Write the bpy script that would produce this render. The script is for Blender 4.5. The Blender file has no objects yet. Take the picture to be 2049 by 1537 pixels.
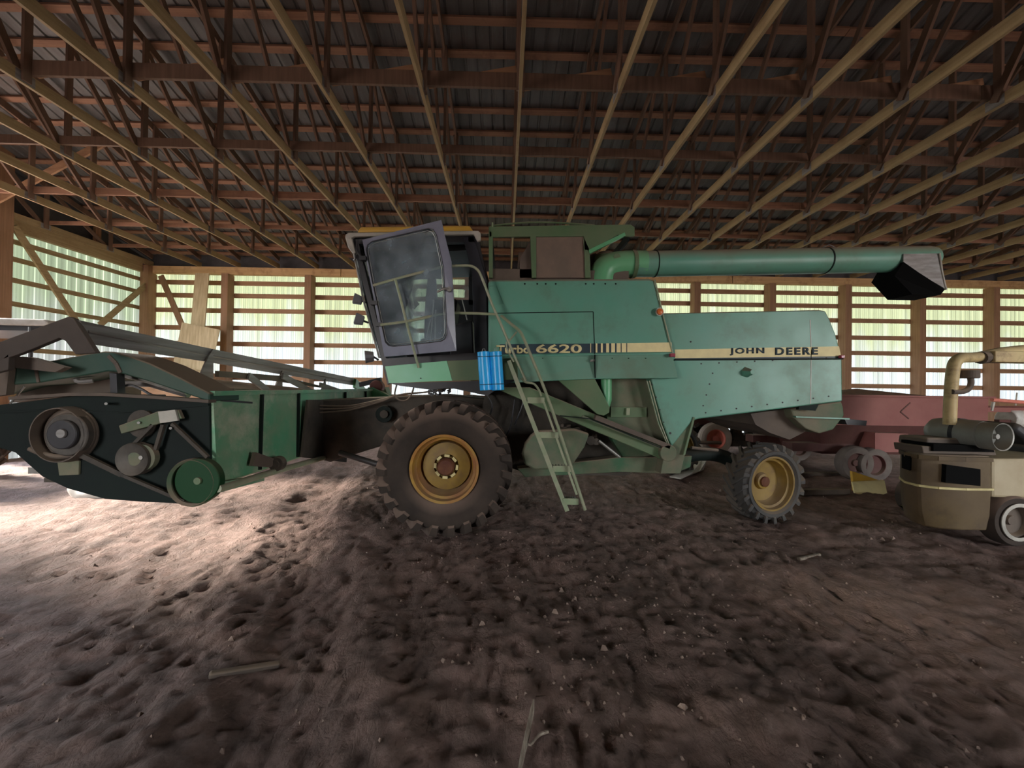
import bpy, bmesh, math, random
import numpy as np
from mathutils import Vector, Matrix, noise
R = math.radians
rnd = random.Random(7)
sc = bpy.context.scene
col = sc.collection

# ------------------------------------------------------------------ camera
FPX, CX, CY = 790.0, 1024.5, 768.5
EYE = Vector((0.0, 0.0, 1.8))
PITCH, YAW, ROLL = 6.5 / FPX, 13.5 / FPX, 0.013
fwd = Vector((math.sin(YAW) * math.cos(PITCH), math.cos(YAW) * math.cos(PITCH), math.sin(PITCH)))
rt0 = Vector((math.cos(YAW), -math.sin(YAW), 0))
up0 = rt0.cross(fwd)
rt = rt0 * math.cos(ROLL) + up0 * math.sin(ROLL)
up = up0 * math.cos(ROLL) - rt0 * math.sin(ROLL)
cd = bpy.data.cameras.new('camera'); cam = bpy.data.objects.new('camera', cd); col.objects.link(cam)
m = Matrix((rt, up, -fwd)).transposed().to_4x4(); m.translation = EYE
cam.matrix_world = m
cd.sensor_width = 36.0; cd.lens = FPX / 2049 * 36.0; cd.clip_start = 0.05; cd.clip_end = 400
sc.camera = cam

# ------------------------------------------------------------------ sky, sun, exposure
w = bpy.data.worlds.new('sky'); sc.world = w; w.use_nodes = True
nt = w.node_tree; nt.nodes.clear()
wo = nt.nodes.new('ShaderNodeOutputWorld'); bg = nt.nodes.new('ShaderNodeBackground')
tc = nt.nodes.new('ShaderNodeTexCoord'); sx = nt.nodes.new('ShaderNodeSeparateXYZ'); cr = nt.nodes.new('ShaderNodeValToRGB')
nt.links.new(tc.outputs['Generated'], sx.inputs[0]); nt.links.new(sx.outputs['Z'], cr.inputs[0]); nt.links.new(cr.outputs[0], bg.inputs[0])
cr.color_ramp.elements[0].position = 0.0; cr.color_ramp.elements[0].color = (1.0, 1.0, 0.97, 1)
cr.color_ramp.elements[1].position = 0.7; cr.color_ramp.elements[1].color = (0.62, 0.76, 1.0, 1)
bg.inputs[1].default_value = 15.0
nt.links.new(bg.outputs[0], wo.inputs[0])
sd = bpy.data.lights.new('sun', 'SUN'); so = bpy.data.objects.new('sun', sd); col.objects.link(so)
sd.energy = 19.0; sd.angle = R(13); sd.color = (1.0, 0.93, 0.82)
so.rotation_euler = Vector((1.0, -0.20, -0.45)).to_track_quat('-Z', 'Y').to_euler()   # hazy low sun in the left gable doorway

sc.view_settings.view_transform = 'Standard'; sc.view_settings.look = 'None'
sc.view_settings.exposure = 0.3; sc.view_settings.gamma = 1.0; sc.view_settings.use_curve_mapping = False
try:
    sc.cycles.max_bounces = 8; sc.cycles.diffuse_bounces = 5; sc.cycles.sample_clamp_indirect = 6.0
    sc.cycles.use_denoising = True
except Exception: pass

# building dimensions
YW, YF = 12.6, -5.5           # back wall, front wall
XL, XR = -11.25, 22.0         # left and right gable
ZP = 5.44                     # top of wall plate
SL = 0.27                     # roof slope
YR = (YW + YF) / 2
def roof_z(y): return ZP + 0.42 + SL * (YW - y if y > YR else y - YF)

def portal(name, loc, rot, sx_, sy_):          # a sampling guide for the sky seen through an opening; gives off no light of its own
    ld = bpy.data.lights.new(name, 'AREA'); ld.shape = 'RECTANGLE'; ld.size = sx_; ld.size_y = sy_
    ld.cycles.is_portal = True
    o = bpy.data.objects.new(name, ld); o.location = loc; o.rotation_euler = rot; col.objects.link(o)
OPEN_L = (5.7, 8.85, 4.95)      # left gable doorway: y0, y1, height
OPEN_F = (10.0, 15.5, 4.6)     # front wall doorway: x0, x1, height
OPEN_G = (-8.0, -5.0, 3.6)    # second front doorway at the left, unseen, added to light the ground
portal('doorway_portal', ((OPEN_G[0] + OPEN_G[1]) / 2, YF - 0.3, OPEN_G[2] / 2), (R(90), 0, 0), OPEN_G[1] - OPEN_G[0], OPEN_G[2])
portal('doorway_portal', (XL - 0.3, (OPEN_L[0] + OPEN_L[1]) / 2, OPEN_L[2] / 2), (R(90), 0, R(-90)), OPEN_L[1] - OPEN_L[0], OPEN_L[2])
portal('doorway_portal', ((OPEN_F[0] + OPEN_F[1]) / 2, YF - 0.3, OPEN_F[2] / 2), (R(90), 0, 0), OPEN_F[1] - OPEN_F[0], OPEN_F[2])

# ------------------------------------------------------------------ measuring helpers: where a point of the real thing stands at a given distance
def ray(px, py): return rt * ((px - CX) / FPX) + up * ((CY - py) / FPX) + fwd
def P(px, py, Y): d = ray(px, py); return EYE + d * (Y / d.y)
def PX_(px, py, X): d = ray(px, py); return EYE + d * (X / d.x)
def PG(px, py, z=0.0): d = ray(px, py); return EYE + d * ((z - EYE.z) / d.z)
def S(px, Y): return px * Y / FPX

# ------------------------------------------------------------------ mesh helpers
class MB:
    def __init__(s): s.v = []; s.f = []
    def add(s, vs, fs):
        b = len(s.v); s.v += [Vector(v) for v in vs]; s.f += [tuple(i + b for i in f) for f in fs]; return s
    def box(s, c, d, rot=None):
        c = Vector(c); vs = []
        for x in (-.5, .5):
            for y in (-.5, .5):
                for z in (-.5, .5):
                    v = Vector((x * d[0], y * d[1], z * d[2]))
                    vs.append(c + (rot @ v if rot else v))
        return s.add(vs, [(0,1,3,2),(4,6,7,5),(0,4,5,1),(2,3,7,6),(0,2,6,4),(1,5,7,3)])
    def box2(s, a, b):
        a = Vector(a); b = Vector(b); return s.box((a + b) / 2, [abs(b[i] - a[i]) for i in range(3)])
    def beam(s, p0, p1, w, h, side=None):       # w across 'side', h the other way
        p0 = Vector(p0); p1 = Vector(p1); d = (p1 - p0)
        L = d.length; d.normalize()
        sd = Vector(side) if side else (Vector((0, 0, 1)).cross(d) if abs(d.z) < .95 else Vector((1, 0, 0)))
        sd = (sd - d * sd.dot(d)).normalized(); u = sd.cross(d)
        return s.box((p0 + p1) / 2, (w, L, h), Matrix((sd, d, -u)).transposed() if False else Matrix((sd, d, sd.cross(d))).transposed())
    def prism(s, pts, off):                     # pts: 3D polygon, off: thickness vector (or list of matching points)
        n = len(pts); a = [Vector(p) for p in pts]
        b = [Vector(q) for q in off] if isinstance(off, list) else [p + Vector(off) for p in a]
        fs = [tuple(range(n)), tuple(range(2 * n - 1, n - 1, -1))] + [(i, i + n, (i + 1) % n + n, (i + 1) % n) for i in range(n)]
        return s.add(a + b, fs)
    def ext(s, pl, Y0, Y1):                     # outline measured at distance Y0, carried straight back to Y1
        a = [P(x, y, Y0) for x, y in pl]
        return s.prism(a, (0, Y1 - Y0, 0))
    def plate(s, pl, t=0.01):                   # outline with a distance per corner
        return s.prism([P(*p) for p in pl], (0, t, 0))
    def cyl(s, p0, p1, r0, r1=None, n=16, cap=True):
        p0 = Vector(p0); p1 = Vector(p1); r1 = r0 if r1 is None else r1
        d = (p1 - p0).normalized(); a = d.orthogonal().normalized(); b = d.cross(a)
        vs = []
        for p, r in ((p0, r0), (p1, r1)):
            for i in range(n):
                t = 2 * math.pi * i / n; vs.append(p + (a * math.cos(t) + b * math.sin(t)) * r)
        fs = [(i, (i + 1) % n, (i + 1) % n + n, i + n) for i in range(n)]
        if cap: fs += [tuple(range(n - 1, -1, -1)), tuple(range(n, 2 * n))]
        return s.add(vs, fs)
    def tube(s, pts, r, n=8, cap=True):
        pts = [Vector(p) for p in pts]; k = len(pts); rs = r if isinstance(r, (list, tuple)) else [r] * k
        t0 = (pts[1] - pts[0]).normalized(); a = t0.orthogonal().normalized(); vs = []
        for i, p in enumerate(pts):
            t = (pts[min(i + 1, k - 1)] - pts[max(i - 1, 0)]).normalized()
            a = (a - t * a.dot(t)).normalized(); b = t.cross(a)
            for j in range(n):
                q = 2 * math.pi * j / n; vs.append(p + (a * math.cos(q) + b * math.sin(q)) * rs[i])
        fs = [(i * n + j, i * n + (j + 1) % n, (i + 1) * n + (j + 1) % n, (i + 1) * n + j) for i in range(k - 1) for j in range(n)]
        if cap: fs += [tuple(range(n - 1, -1, -1)), tuple(range((k - 1) * n, k * n))]
        return s.add(vs, fs)
    def lathe(s, prof, c=(0, 0, 0), ax='Y', n=48, close=False):   # prof: (radius, along axis)
        c = Vector(c); k = len(prof); vs = []
        A = ax if isinstance(ax, Vector) else {'Y': Vector((0, 1, 0)), 'X': Vector((1, 0, 0)), 'Z': Vector((0, 0, 1))}[ax]
        A = A.normalized(); u = A.orthogonal().normalized(); v = A.cross(u)
        for r, h in prof:
            for j in range(n):
                t = 2 * math.pi * j / n; vs.append(c + A * h + (u * math.cos(t) + v * math.sin(t)) * max(r, 1e-4))
        kk = k if close else k - 1
        fs = [(i * n + j, i * n + (j + 1) % n, ((i + 1) % k) * n + (j + 1) % n, ((i + 1) % k) * n + j) for i in range(kk) for j in range(n)]
        return s.add(vs, fs)
def smooth_path(pts, k=5):
    pts = [Vector(p) for p in pts]; out = []
    for i in range(len(pts) - 1):
        p0 = pts[max(i - 1, 0)]; p1 = pts[i]; p2 = pts[i + 1]; p3 = pts[min(i + 2, len(pts) - 1)]
        for j in range(k):
            t = j / k
            out.append(0.5 * ((2 * p1) + (p2 - p0) * t + (2 * p0 - 5 * p1 + 4 * p2 - p3) * t * t + (3 * p1 - p0 - 3 * p2 + p3) * t ** 3))
    return out + [pts[-1]]
def tag(o, label=None, cat=None, group=None, kind=None):
    for k, v in (('label', label), ('category', cat), ('group', group), ('kind', kind)):
        if v: o[k] = v
    return o
def obj(name, mb, mat, parent=None, bevel=0.0, smooth=False, label=None, world=True):
    me = bpy.data.meshes.new(name); me.from_pydata([tuple(v) for v in mb.v], [], mb.f)
    bm = bmesh.new(); bm.from_mesh(me); bmesh.ops.recalc_face_normals(bm, faces=bm.faces)
    bm.to_mesh(me); bm.free(); me.materials.append(mat)
    o = bpy.data.objects.new(name, me); col.objects.link(o)
    if smooth:
        me.shade_smooth()
        try: me.set_sharp_from_angle(angle=R(38))
        except Exception: pass
    if bevel:
        b = o.modifiers.new('bevel', 'BEVEL'); b.width = bevel; b.segments = 2; b.limit_method = 'ANGLE'; b.angle_limit = R(35)
    if parent:
        o.parent = parent
        if world and parent.type == 'EMPTY': o.matrix_parent_inverse = Matrix.Translation(-parent.location)
    if label: o['label'] = label
    return o
def thing(name, loc, label, cat, group=None, kind=None):
    o = bpy.data.objects.new(name, None); o.empty_display_size = .2; o.location = loc; col.objects.link(o)
    return tag(o, label, cat, group, kind)
def struct(name, mb, mat, **k):
    o = obj(name, mb, mat, **k); o['kind'] = 'structure'; return o

# ------------------------------------------------------------------ materials
def lk(nt, a, b): nt.links.new(a, b)
def mk(name, base, rough=0.7, metal=0.0, var=None, vscale=3.0, vsq=(1, 1, 1), bump=0.0, bscale=30, dust=0.0, dustcol=(0.27, 0.20, 0.14), dpatch=0.3, blotch=None, bl_scale=1.2, bl_amt=0.5, spec=0.5, coat=0):
    m = bpy.data.materials.new(name); m.use_nodes = True; nt = m.node_tree; N = nt.nodes; b = N['Principled BSDF']
    b.inputs['Roughness'].default_value = rough; b.inputs['Metallic'].default_value = metal
    b.inputs['Specular IOR Level'].default_value = spec
    if coat: b.inputs['Coat Weight'].default_value = coat
    geo = N.new('ShaderNodeNewGeometry'); mp = N.new('ShaderNodeMapping'); mp.inputs['Scale'].default_value = vsq
    lk(nt, geo.outputs['Position'], mp.inputs[0])
    def nz(scale, det=5, src=mp, rgh=.6):
        n = N.new('ShaderNodeTexNoise'); n.inputs['Scale'].default_value = scale; n.inputs['Detail'].default_value = det; n.inputs['Roughness'].default_value = rgh
        lk(nt, src.outputs[0], n.inputs['Vector']); return n
    def mix(fac, a, c):
        x = N.new('ShaderNodeMix'); x.data_type = 'RGBA'
        for sck, val in ((x.inputs[0], fac), (x.inputs[6], a), (x.inputs[7], c)):
            if isinstance(val, (int, float)): sck.default_value = val
            elif isinstance(val, tuple): sck.default_value = (*val, 1)
            else: lk(nt, val, sck)
        return x.outputs[2]
    def ramp(src, a, c):
        r = N.new('ShaderNodeMapRange'); r.inputs[1].default_value = a; r.inputs[2].default_value = c; lk(nt, src, r.inputs[0]); return r.outputs[0]
    c = base
    if var: c = mix(ramp(nz(vscale).outputs[0], .35, .65), base, var)
    if blotch:
        f = ramp(nz(bl_scale, 8, geo, .7).outputs[0], .5, .68); mu = N.new('ShaderNodeMath'); mu.operation = 'MULTIPLY'; mu.inputs[1].default_value = bl_amt
        lk(nt, f, mu.inputs[0]); c = mix(mu.outputs[0], c, blotch)
    if dust:
        sz = N.new('ShaderNodeSeparateXYZ'); lk(nt, geo.outputs['Normal'], sz.inputs[0])
        f = ramp(sz.outputs['Z'], .05, .8); f2 = ramp(nz(2.2, 8, geo).outputs[0], .35, .75)
        ad = N.new('ShaderNodeMath'); ad.operation = 'MULTIPLY_ADD'; lk(nt, f2, ad.inputs[0]); ad.inputs[1].default_value = dpatch; lk(nt, f, ad.inputs[2])
        mu = N.new('ShaderNodeMath'); mu.operation = 'MULTIPLY'; mu.use_clamp = True; mu.inputs[1].default_value = dust; lk(nt, ad.outputs[0], mu.inputs[0])
        c = mix(mu.outputs[0], c, dustcol)
        rr = N.new('ShaderNodeMapRange'); rr.inputs[3].default_value = rough; rr.inputs[4].default_value = .95; lk(nt, mu.outputs[0], rr.inputs[0]); lk(nt, rr.outputs[0], b.inputs['Roughness'])
    if isinstance(c, tuple): b.inputs['Base Color'].default_value = (*c, 1)
    else: lk(nt, c, b.inputs['Base Color'])
    if bump:
        bp = N.new('ShaderNodeBump'); bp.inputs['Strength'].default_value = bump; bp.inputs['Distance'].default_value = .02
        lk(nt, nz(bscale).outputs[0], bp.inputs['Height']); lk(nt, bp.outputs[0], b.inputs['Normal'])
    return m
M = {}
M['wood_x'] = mk('lumber_lengthwise', (.42, .24, .13), .8, var=(.32, .17, .09), vscale=2.5, vsq=(.25, 8, 8), bump=.25, bscale=6, blotch=(.25, .13, .06), bl_scale=2.5, bl_amt=.6)
M['purlin'] = mk('purlin_lumber', (.34, .175, .105), .85, var=(.25, .13, .08), vscale=2.5, vsq=(.25, 8, 8), blotch=(.12, .06, .04), bl_scale=2.5, bl_amt=.6)
M['web'] = mk('web_lumber', (.20, .12, .08), .85, var=(.14, .085, .055), vscale=2.5, vsq=(8, 2, .5))
M['wood_y'] = mk('lumber_crosswise', (.40, .29, .15), .8, var=(.30, .21, .10), vscale=2.5, vsq=(8, .3, 8), bump=.25, bscale=6, blotch=(.22, .13, .06), bl_scale=2.0, bl_amt=.6)
M['wood_z'] = mk('lumber_upright', (.36, .20, .11), .8, var=(.26, .14, .075), vscale=2.5, vsq=(8, 8, .3), bump=.25, bscale=6, blotch=(.24, .13, .06), bl_scale=2.0, bl_amt=.5)
M['wood_plate'] = mk('pale_knotty_plate', (.66, .43, .21), .8, var=(.52, .32, .14), vscale=2.5, vsq=(.3, 8, 8), blotch=(.28, .14, .05), bl_scale=3.5, bl_amt=.6)
M['ply'] = mk('plywood', (.62, .50, .30), .8, var=(.45, .34, .19), vscale=2.0, vsq=(9, 9, .5))
M['roof'] = mk('roof_metal', (.15, .145, .14), .55, .3, var=(.09, .085, .08), vscale=1.6, vsq=(3, .5, 1), blotch=(.10, .06, .04), bl_scale=1.3, bl_amt=.6)
M['darkmetal_wall'] = mk('gable_metal', (.10, .10, .11), .6, .3, var=(.07, .07, .075))
M['green'] = mk('green_paint', (.115, .34, .24), .38, var=(.14, .37, .28), vscale=1.4, dust=.85, dpatch=.22, bump=.04, bscale=4, blotch=(.07, .17, .11), bl_scale=1.1, bl_amt=.5)
M['green_light'] = mk('light_green_paint', (.12, .42, .19), .35, var=(.16, .48, .25), vscale=1.4, dust=.5, dpatch=.2)
M['shield'] = mk('lit_green_shield', (.22, .58, .33), .35, var=(.28, .62, .42), vscale=1.4, dust=.2)  # light falling on the platform shield put into its green
M['green_olive'] = mk('olive_green_paint', (.085, .165, .075), .5, var=(.11, .19, .09), vscale=2, dust=.8, dpatch=.4)
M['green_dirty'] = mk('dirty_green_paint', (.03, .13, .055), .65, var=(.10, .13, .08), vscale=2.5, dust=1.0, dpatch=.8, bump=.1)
M['green_scuffed'] = mk('scuffed_green_paint', (.09, .36, .19), .5, var=(.20, .35, .21), vscale=3.5, blotch=(.50, .52, .38), bl_scale=1.7, bl_amt=.9, dust=.6, dpatch=.4)
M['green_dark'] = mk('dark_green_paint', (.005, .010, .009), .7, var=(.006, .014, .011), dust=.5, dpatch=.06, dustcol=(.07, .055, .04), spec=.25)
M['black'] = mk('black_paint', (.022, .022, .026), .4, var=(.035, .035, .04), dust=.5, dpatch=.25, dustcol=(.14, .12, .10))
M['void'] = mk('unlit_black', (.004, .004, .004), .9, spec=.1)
M['door'] = mk('black_door_reflection_grey', (.21, .22, .28), .3, var=(.27, .28, .35), dust=.25, dpatch=.25, dustcol=(.20, .19, .20))  # black door lightened: reflected doorway light put into the base colour
M['black_gloss'] = mk('glossy_black_paint', (.03, .032, .04), .3, var=(.05, .05, .06), dust=.25, dpatch=.25, dustcol=(.20, .19, .20))
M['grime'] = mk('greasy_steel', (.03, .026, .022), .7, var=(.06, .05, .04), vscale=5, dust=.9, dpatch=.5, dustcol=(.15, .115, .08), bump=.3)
M['rubber'] = mk('tire_rubber', (.022, .016, .012), .9, var=(.038, .027, .02), vscale=3, dust=.7, dpatch=.18, dustcol=(.28, .19, .145), bump=.15, bscale=20)
M['rubber_grey'] = mk('grey_tire_rubber', (.045, .045, .046), .8, var=(.07, .066, .06), vscale=4, dust=.5, dpatch=.3)
M['rubber_pale'] = mk('pale_dusty_rubber', (.58, .50, .42), .9, var=(.45, .38, .3))
M['rim_rust'] = mk('rusty_yellow_rim', (.33, .115, .022), .6, var=(.40, .24, .03), vscale=3, blotch=(.22, .07, .02), bl_scale=4, bl_amt=.6, dust=.5, dpatch=.3)
M['rim_yellow'] = mk('dirty_yellow_rim', (.30, .18, .02), .55, var=(.20, .12, .02), vscale=3, blotch=(.20, .10, .03), bl_scale=6, bl_amt=.6, dust=.5, dpatch=.3)
M['hub_rust'] = mk('rusty_hub', (.10, .03, .015), .8, var=(.16, .06, .025), vscale=8, bump=.2)
M['cream_mark'] = mk('worn_cream_paint', (.72, .62, .30), .6, var=(.55, .45, .2), vscale=9)
M['yellow'] = mk('yellow_paint', (.72, .42, .045), .4, var=(.62, .36, .05), dust=.5, dpatch=.3, dustcol=(.45, .32, .16))
M['offwhite'] = mk('offwhite_trim', (.55, .52, .45), .5, var=(.35, .33, .28), dust=.4, dpatch=.3)
M['decal_cream'] = mk('cream_decal', (.92, .80, .42), .6, var=(.82, .70, .36), vscale=8)
M['decal_navy'] = mk('navy_decal', (.018, .035, .055), .5, var=(.03, .06, .07))
M['screen'] = mk('dusty_mesh_screen', (.23, .16, .12), .9, var=(.17, .13, .10), vscale=3, bump=.2, bscale=80)
M['steel'] = mk('worn_steel', (.42, .41, .38), .45, .6, var=(.28, .26, .23), vscale=6)
M['dirty_grey'] = mk('dirty_cast_housing', (.10, .09, .075), .6, .2, var=(.035, .03, .028), vscale=5, dust=.4, dpatch=.3)
M['galv'] = mk('grey_weathered_steel', (.30, .29, .28), .55, .4, var=(.16, .14, .13), vscale=2.5, vsq=(1, .4, 6), dust=.3, dpatch=.3)
M['rail'] = mk('rail_green_paint', (.26, .34, .20), .4, var=(.38, .38, .26), vscale=9, dust=.5, dpatch=.3)
M['brownsteel'] = mk('brown_dusty_steel', (.085, .065, .052), .75, var=(.12, .09, .07), vscale=3, dust=.9, dpatch=.3)
M['red'] = mk('faded_red_paint', (.23, .07, .06), .65, var=(.29, .10, .085), vscale=1.5, dust=.7, dpatch=.3, dustcol=(.33, .20, .15))
M['red_dark'] = mk('dark_red_paint', (.07, .018, .015), .7, var=(.10, .03, .025), dust=.5, dpatch=.3)
M['red_rim'] = mk('salmon_red_rim', (.85, .27, .2), .7, var=(.7, .22, .16), vscale=6)
M['white'] = mk('dirty_white', (.68, .65, .60), .6, var=(.5, .46, .4), vscale=5)
M['blue'] = mk('blue_plastic', (.015, .42, .95), .3, var=(.03, .48, .98), vscale=5, dust=.1)
M['cream'] = mk('faded_forklift_yellow', (.13, .085, .03), .7, var=(.085, .05, .018), vscale=1.6, blotch=(.05, .03, .015), bl_scale=1.7, bl_amt=.85, dust=.8, dpatch=.3)
M['rubber_dusty'] = mk('dusty_rubber', (.17, .14, .12), .9, var=(.10, .08, .07))
M['arm_brown'] = mk('dark_brown_arm', (.05, .038, .032), .8, var=(.07, .055, .045), dust=.9, dpatch=.1, dustcol=(.2,.16,.13))
M['post_yellow'] = mk('cream_yellow_post', (.66, .52, .24), .55, var=(.58, .42, .2), vscale=4, blotch=(.2, .11, .05), bl_scale=5, bl_amt=.7, dust=.4)
M['tank'] = mk('grey_painted_cylinder', (.34, .35, .32), .32, .2, var=(.25, .25, .22), vscale=4, dust=.6, dpatch=.3)
M['amber'] = mk('amber_lens', (.70, .18, .05), .25)
M['redlens'] = mk('red_lens', (.35, .04, .07), .3)
M['seat'] = mk('black_vinyl', (.02, .02, .022), .5, dust=.3, dpatch=.2)
M['bark'] = mk('weathered_stick', (.42, .35, .27), .85, var=(.20, .15, .11), vscale=4, vsq=(8, 1, 8), bump=.5, bscale=12)
M['clod'] = mk('dry_dirt', (.40, .29, .23), .95, var=(.24, .16, .12), vscale=10, bump=.4)
M['lampglass'] = mk('grey_lamp_housing', (.10, .10, .11), .4, dust=.4)
# glass
g = bpy.data.materials.new('dusty_glass'); g.use_nodes = True; nt = g.node_tree; N = nt.nodes; N.clear()
go = N.new('ShaderNodeOutputMaterial'); tr = N.new('ShaderNodeBsdfTransparent'); gl = N.new('ShaderNodeBsdfGlossy'); df = N.new('ShaderNodeBsdfDiffuse')
tr.inputs[0].default_value = (.88, .94, .95, 1); gl.inputs['Roughness'].default_value = .06; df.inputs[0].default_value = (.50, .62, .70, 1)
m1 = N.new('ShaderNodeMixShader'); m2 = N.new('ShaderNodeMixShader'); fr = N.new('ShaderNodeFresnel'); fr.inputs[0].default_value = 1.6
ns = N.new('ShaderNodeTexNoise'); ns.inputs['Scale'].default_value = 5; ns.inputs['Detail'].default_value = 8; mr = N.new('ShaderNodeMapRange')
gg = N.new('ShaderNodeNewGeometry'); lk(nt, gg.outputs['Position'], ns.inputs['Vector'])
mr.inputs[1].default_value = .3; mr.inputs[2].default_value = .75; mr.inputs[3].default_value = .10; mr.inputs[4].default_value = .42
lk(nt, ns.outputs[0], mr.inputs[0]); lk(nt, mr.outputs[0], m1.inputs[0]); lk(nt, tr.outputs[0], m1.inputs[1]); lk(nt, df.outputs[0], m1.inputs[2])
lk(nt, fr.outputs[0], m2.inputs[0]); lk(nt, m1.outputs[0], m2.inputs[1]); lk(nt, gl.outputs[0], m2.inputs[2]); lk(nt, m2.outputs[0], go.inputs[0])
M['glass'] = g
# translucent fibreglass siding: green light from trees outside painted into its upper half, fine upright flutes
def panel_mat(name, clear, green, ridge):
    m = bpy.data.materials.new(name); m.use_nodes = True; nt = m.node_tree; N = nt.nodes; N.clear()
    o = N.new('ShaderNodeOutputMaterial'); t = N.new('ShaderNodeBsdfTranslucent'); d = N.new('ShaderNodeBsdfDiffuse'); mx = N.new('ShaderNodeMixShader'); mx.inputs[0].default_value = .35
    ge = N.new('ShaderNodeNewGeometry'); sp = N.new('ShaderNodeSeparateXYZ'); lk(nt, ge.outputs['Position'], sp.inputs[0])
    n1 = N.new('ShaderNodeTexNoise'); n1.inputs['Scale'].default_value = 1.0; n1.inputs['Detail'].default_value = 5
    mp = N.new('ShaderNodeMapping'); mp.inputs['Scale'].default_value = (2.2, 2.2, .35); lk(nt, ge.outputs['Position'], mp.inputs[0]); lk(nt, mp.outputs[0], n1.inputs['Vector'])
    hz = N.new('ShaderNodeMapRange'); hz.inputs[1].default_value = 1.6; hz.inputs[2].default_value = 4.6; hz.inputs[3].default_value = -.25; hz.inputs[4].default_value = .4; lk(nt, sp.outputs['Z'], hz.inputs[0])
    ad = N.new('ShaderNodeMath'); ad.operation = 'ADD'; lk(nt, hz.outputs[0], ad.inputs[0]); lk(nt, n1.outputs[0], ad.inputs[1])
    rp = N.new('ShaderNodeMapRange'); rp.inputs[1].default_value = .35; rp.inputs[2].default_value = .8; lk(nt, ad.outputs[0], rp.inputs[0])
    mc = N.new('ShaderNodeMix'); mc.data_type = 'RGBA'; mc.inputs[6].default_value = (*clear, 1); mc.inputs[7].default_value = (*green, 1); lk(nt, rp.outputs[0], mc.inputs[0])
    # flutes
    n2 = N.new('ShaderNodeTexNoise'); n2.inputs['Scale'].default_value = 1; n2.inputs['Detail'].default_value = 2
    mp2 = N.new('ShaderNodeMapping'); mp2.inputs['Scale'].default_value = (9, 9, .15); lk(nt, ge.outputs['Position'], mp2.inputs[0]); lk(nt, mp2.outputs[0], n2.inputs['Vector'])
    r2 = N.new('ShaderNodeMapRange'); r2.inputs[1].default_value = .35; r2.inputs[2].default_value = .65; r2.inputs[3].default_value = .78; r2.inputs[4].default_value = 1.08; lk(nt, n2.outputs[0], r2.inputs[0])
    if ridge == 'x':
        wv = N.new('ShaderNodeMath'); wv.operation = 'SINE'; ml = N.new('ShaderNodeMath'); ml.operation = 'MULTIPLY'; ml.inputs[1].default_value = 95
        lk(nt, sp.outputs['X'], ml.inputs[0]); lk(nt, ml.outputs[0], wv.inputs[0])
        r3 = N.new('ShaderNodeMapRange'); r3.inputs[1].default_value = -1; r3.inputs[2].default_value = 1; r3.inputs[3].default_value = .78; r3.inputs[4].default_value = 1.0; lk(nt, wv.outputs[0], r3.inputs[0])
        mm = N.new('ShaderNodeMath'); mm.operation = 'MULTIPLY'; lk(nt, r2.outputs[0], mm.inputs[0]); lk(nt, r3.outputs[0], mm.inputs[1]); fac = mm.outputs[0]
    else:
        ml = N.new('ShaderNodeMath'); ml.operation = 'MULTIPLY'; ml.inputs[1].default_value = 1 / .23; lk(nt, sp.outputs['Y'], ml.inputs[0])
        fr_ = N.new('ShaderNodeMath'); fr_.operation = 'FRACT'; lk(nt, ml.outputs[0], fr_.inputs[0])
        r3 = N.new('ShaderNodeMapRange'); r3.inputs[1].default_value = .86; r3.inputs[2].default_value = .90; r3.inputs[3].default_value = 1.0; r3.inputs[4].default_value = 2.1; lk(nt, fr_.outputs[0], r3.inputs[0])
        mm = N.new('ShaderNodeMath'); mm.operation = 'MULTIPLY'; lk(nt, r2.outputs[0], mm.inputs[0]); lk(nt, r3.outputs[0], mm.inputs[1]); fac = mm.outputs[0]
    vm = N.new('ShaderNodeVectorMath'); vm.operation = 'SCALE'; lk(nt, mc.outputs[2], vm.inputs[0]); lk(nt, fac, vm.inputs['Scale'])
    lk(nt, vm.outputs[0], t.inputs[0]); lk(nt, vm.outputs[0], d.inputs[0])
    lk(nt, t.outputs[0], mx.inputs[1]); lk(nt, d.outputs[0], mx.inputs[2]); lk(nt, mx.outputs[0], o.inputs[0]); return m
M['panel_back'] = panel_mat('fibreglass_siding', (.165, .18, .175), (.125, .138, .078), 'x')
M['panel_left'] = panel_mat('fibreglass_gable_siding', (.062, .066, .064), (.042, .052, .034), 'y')
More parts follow.
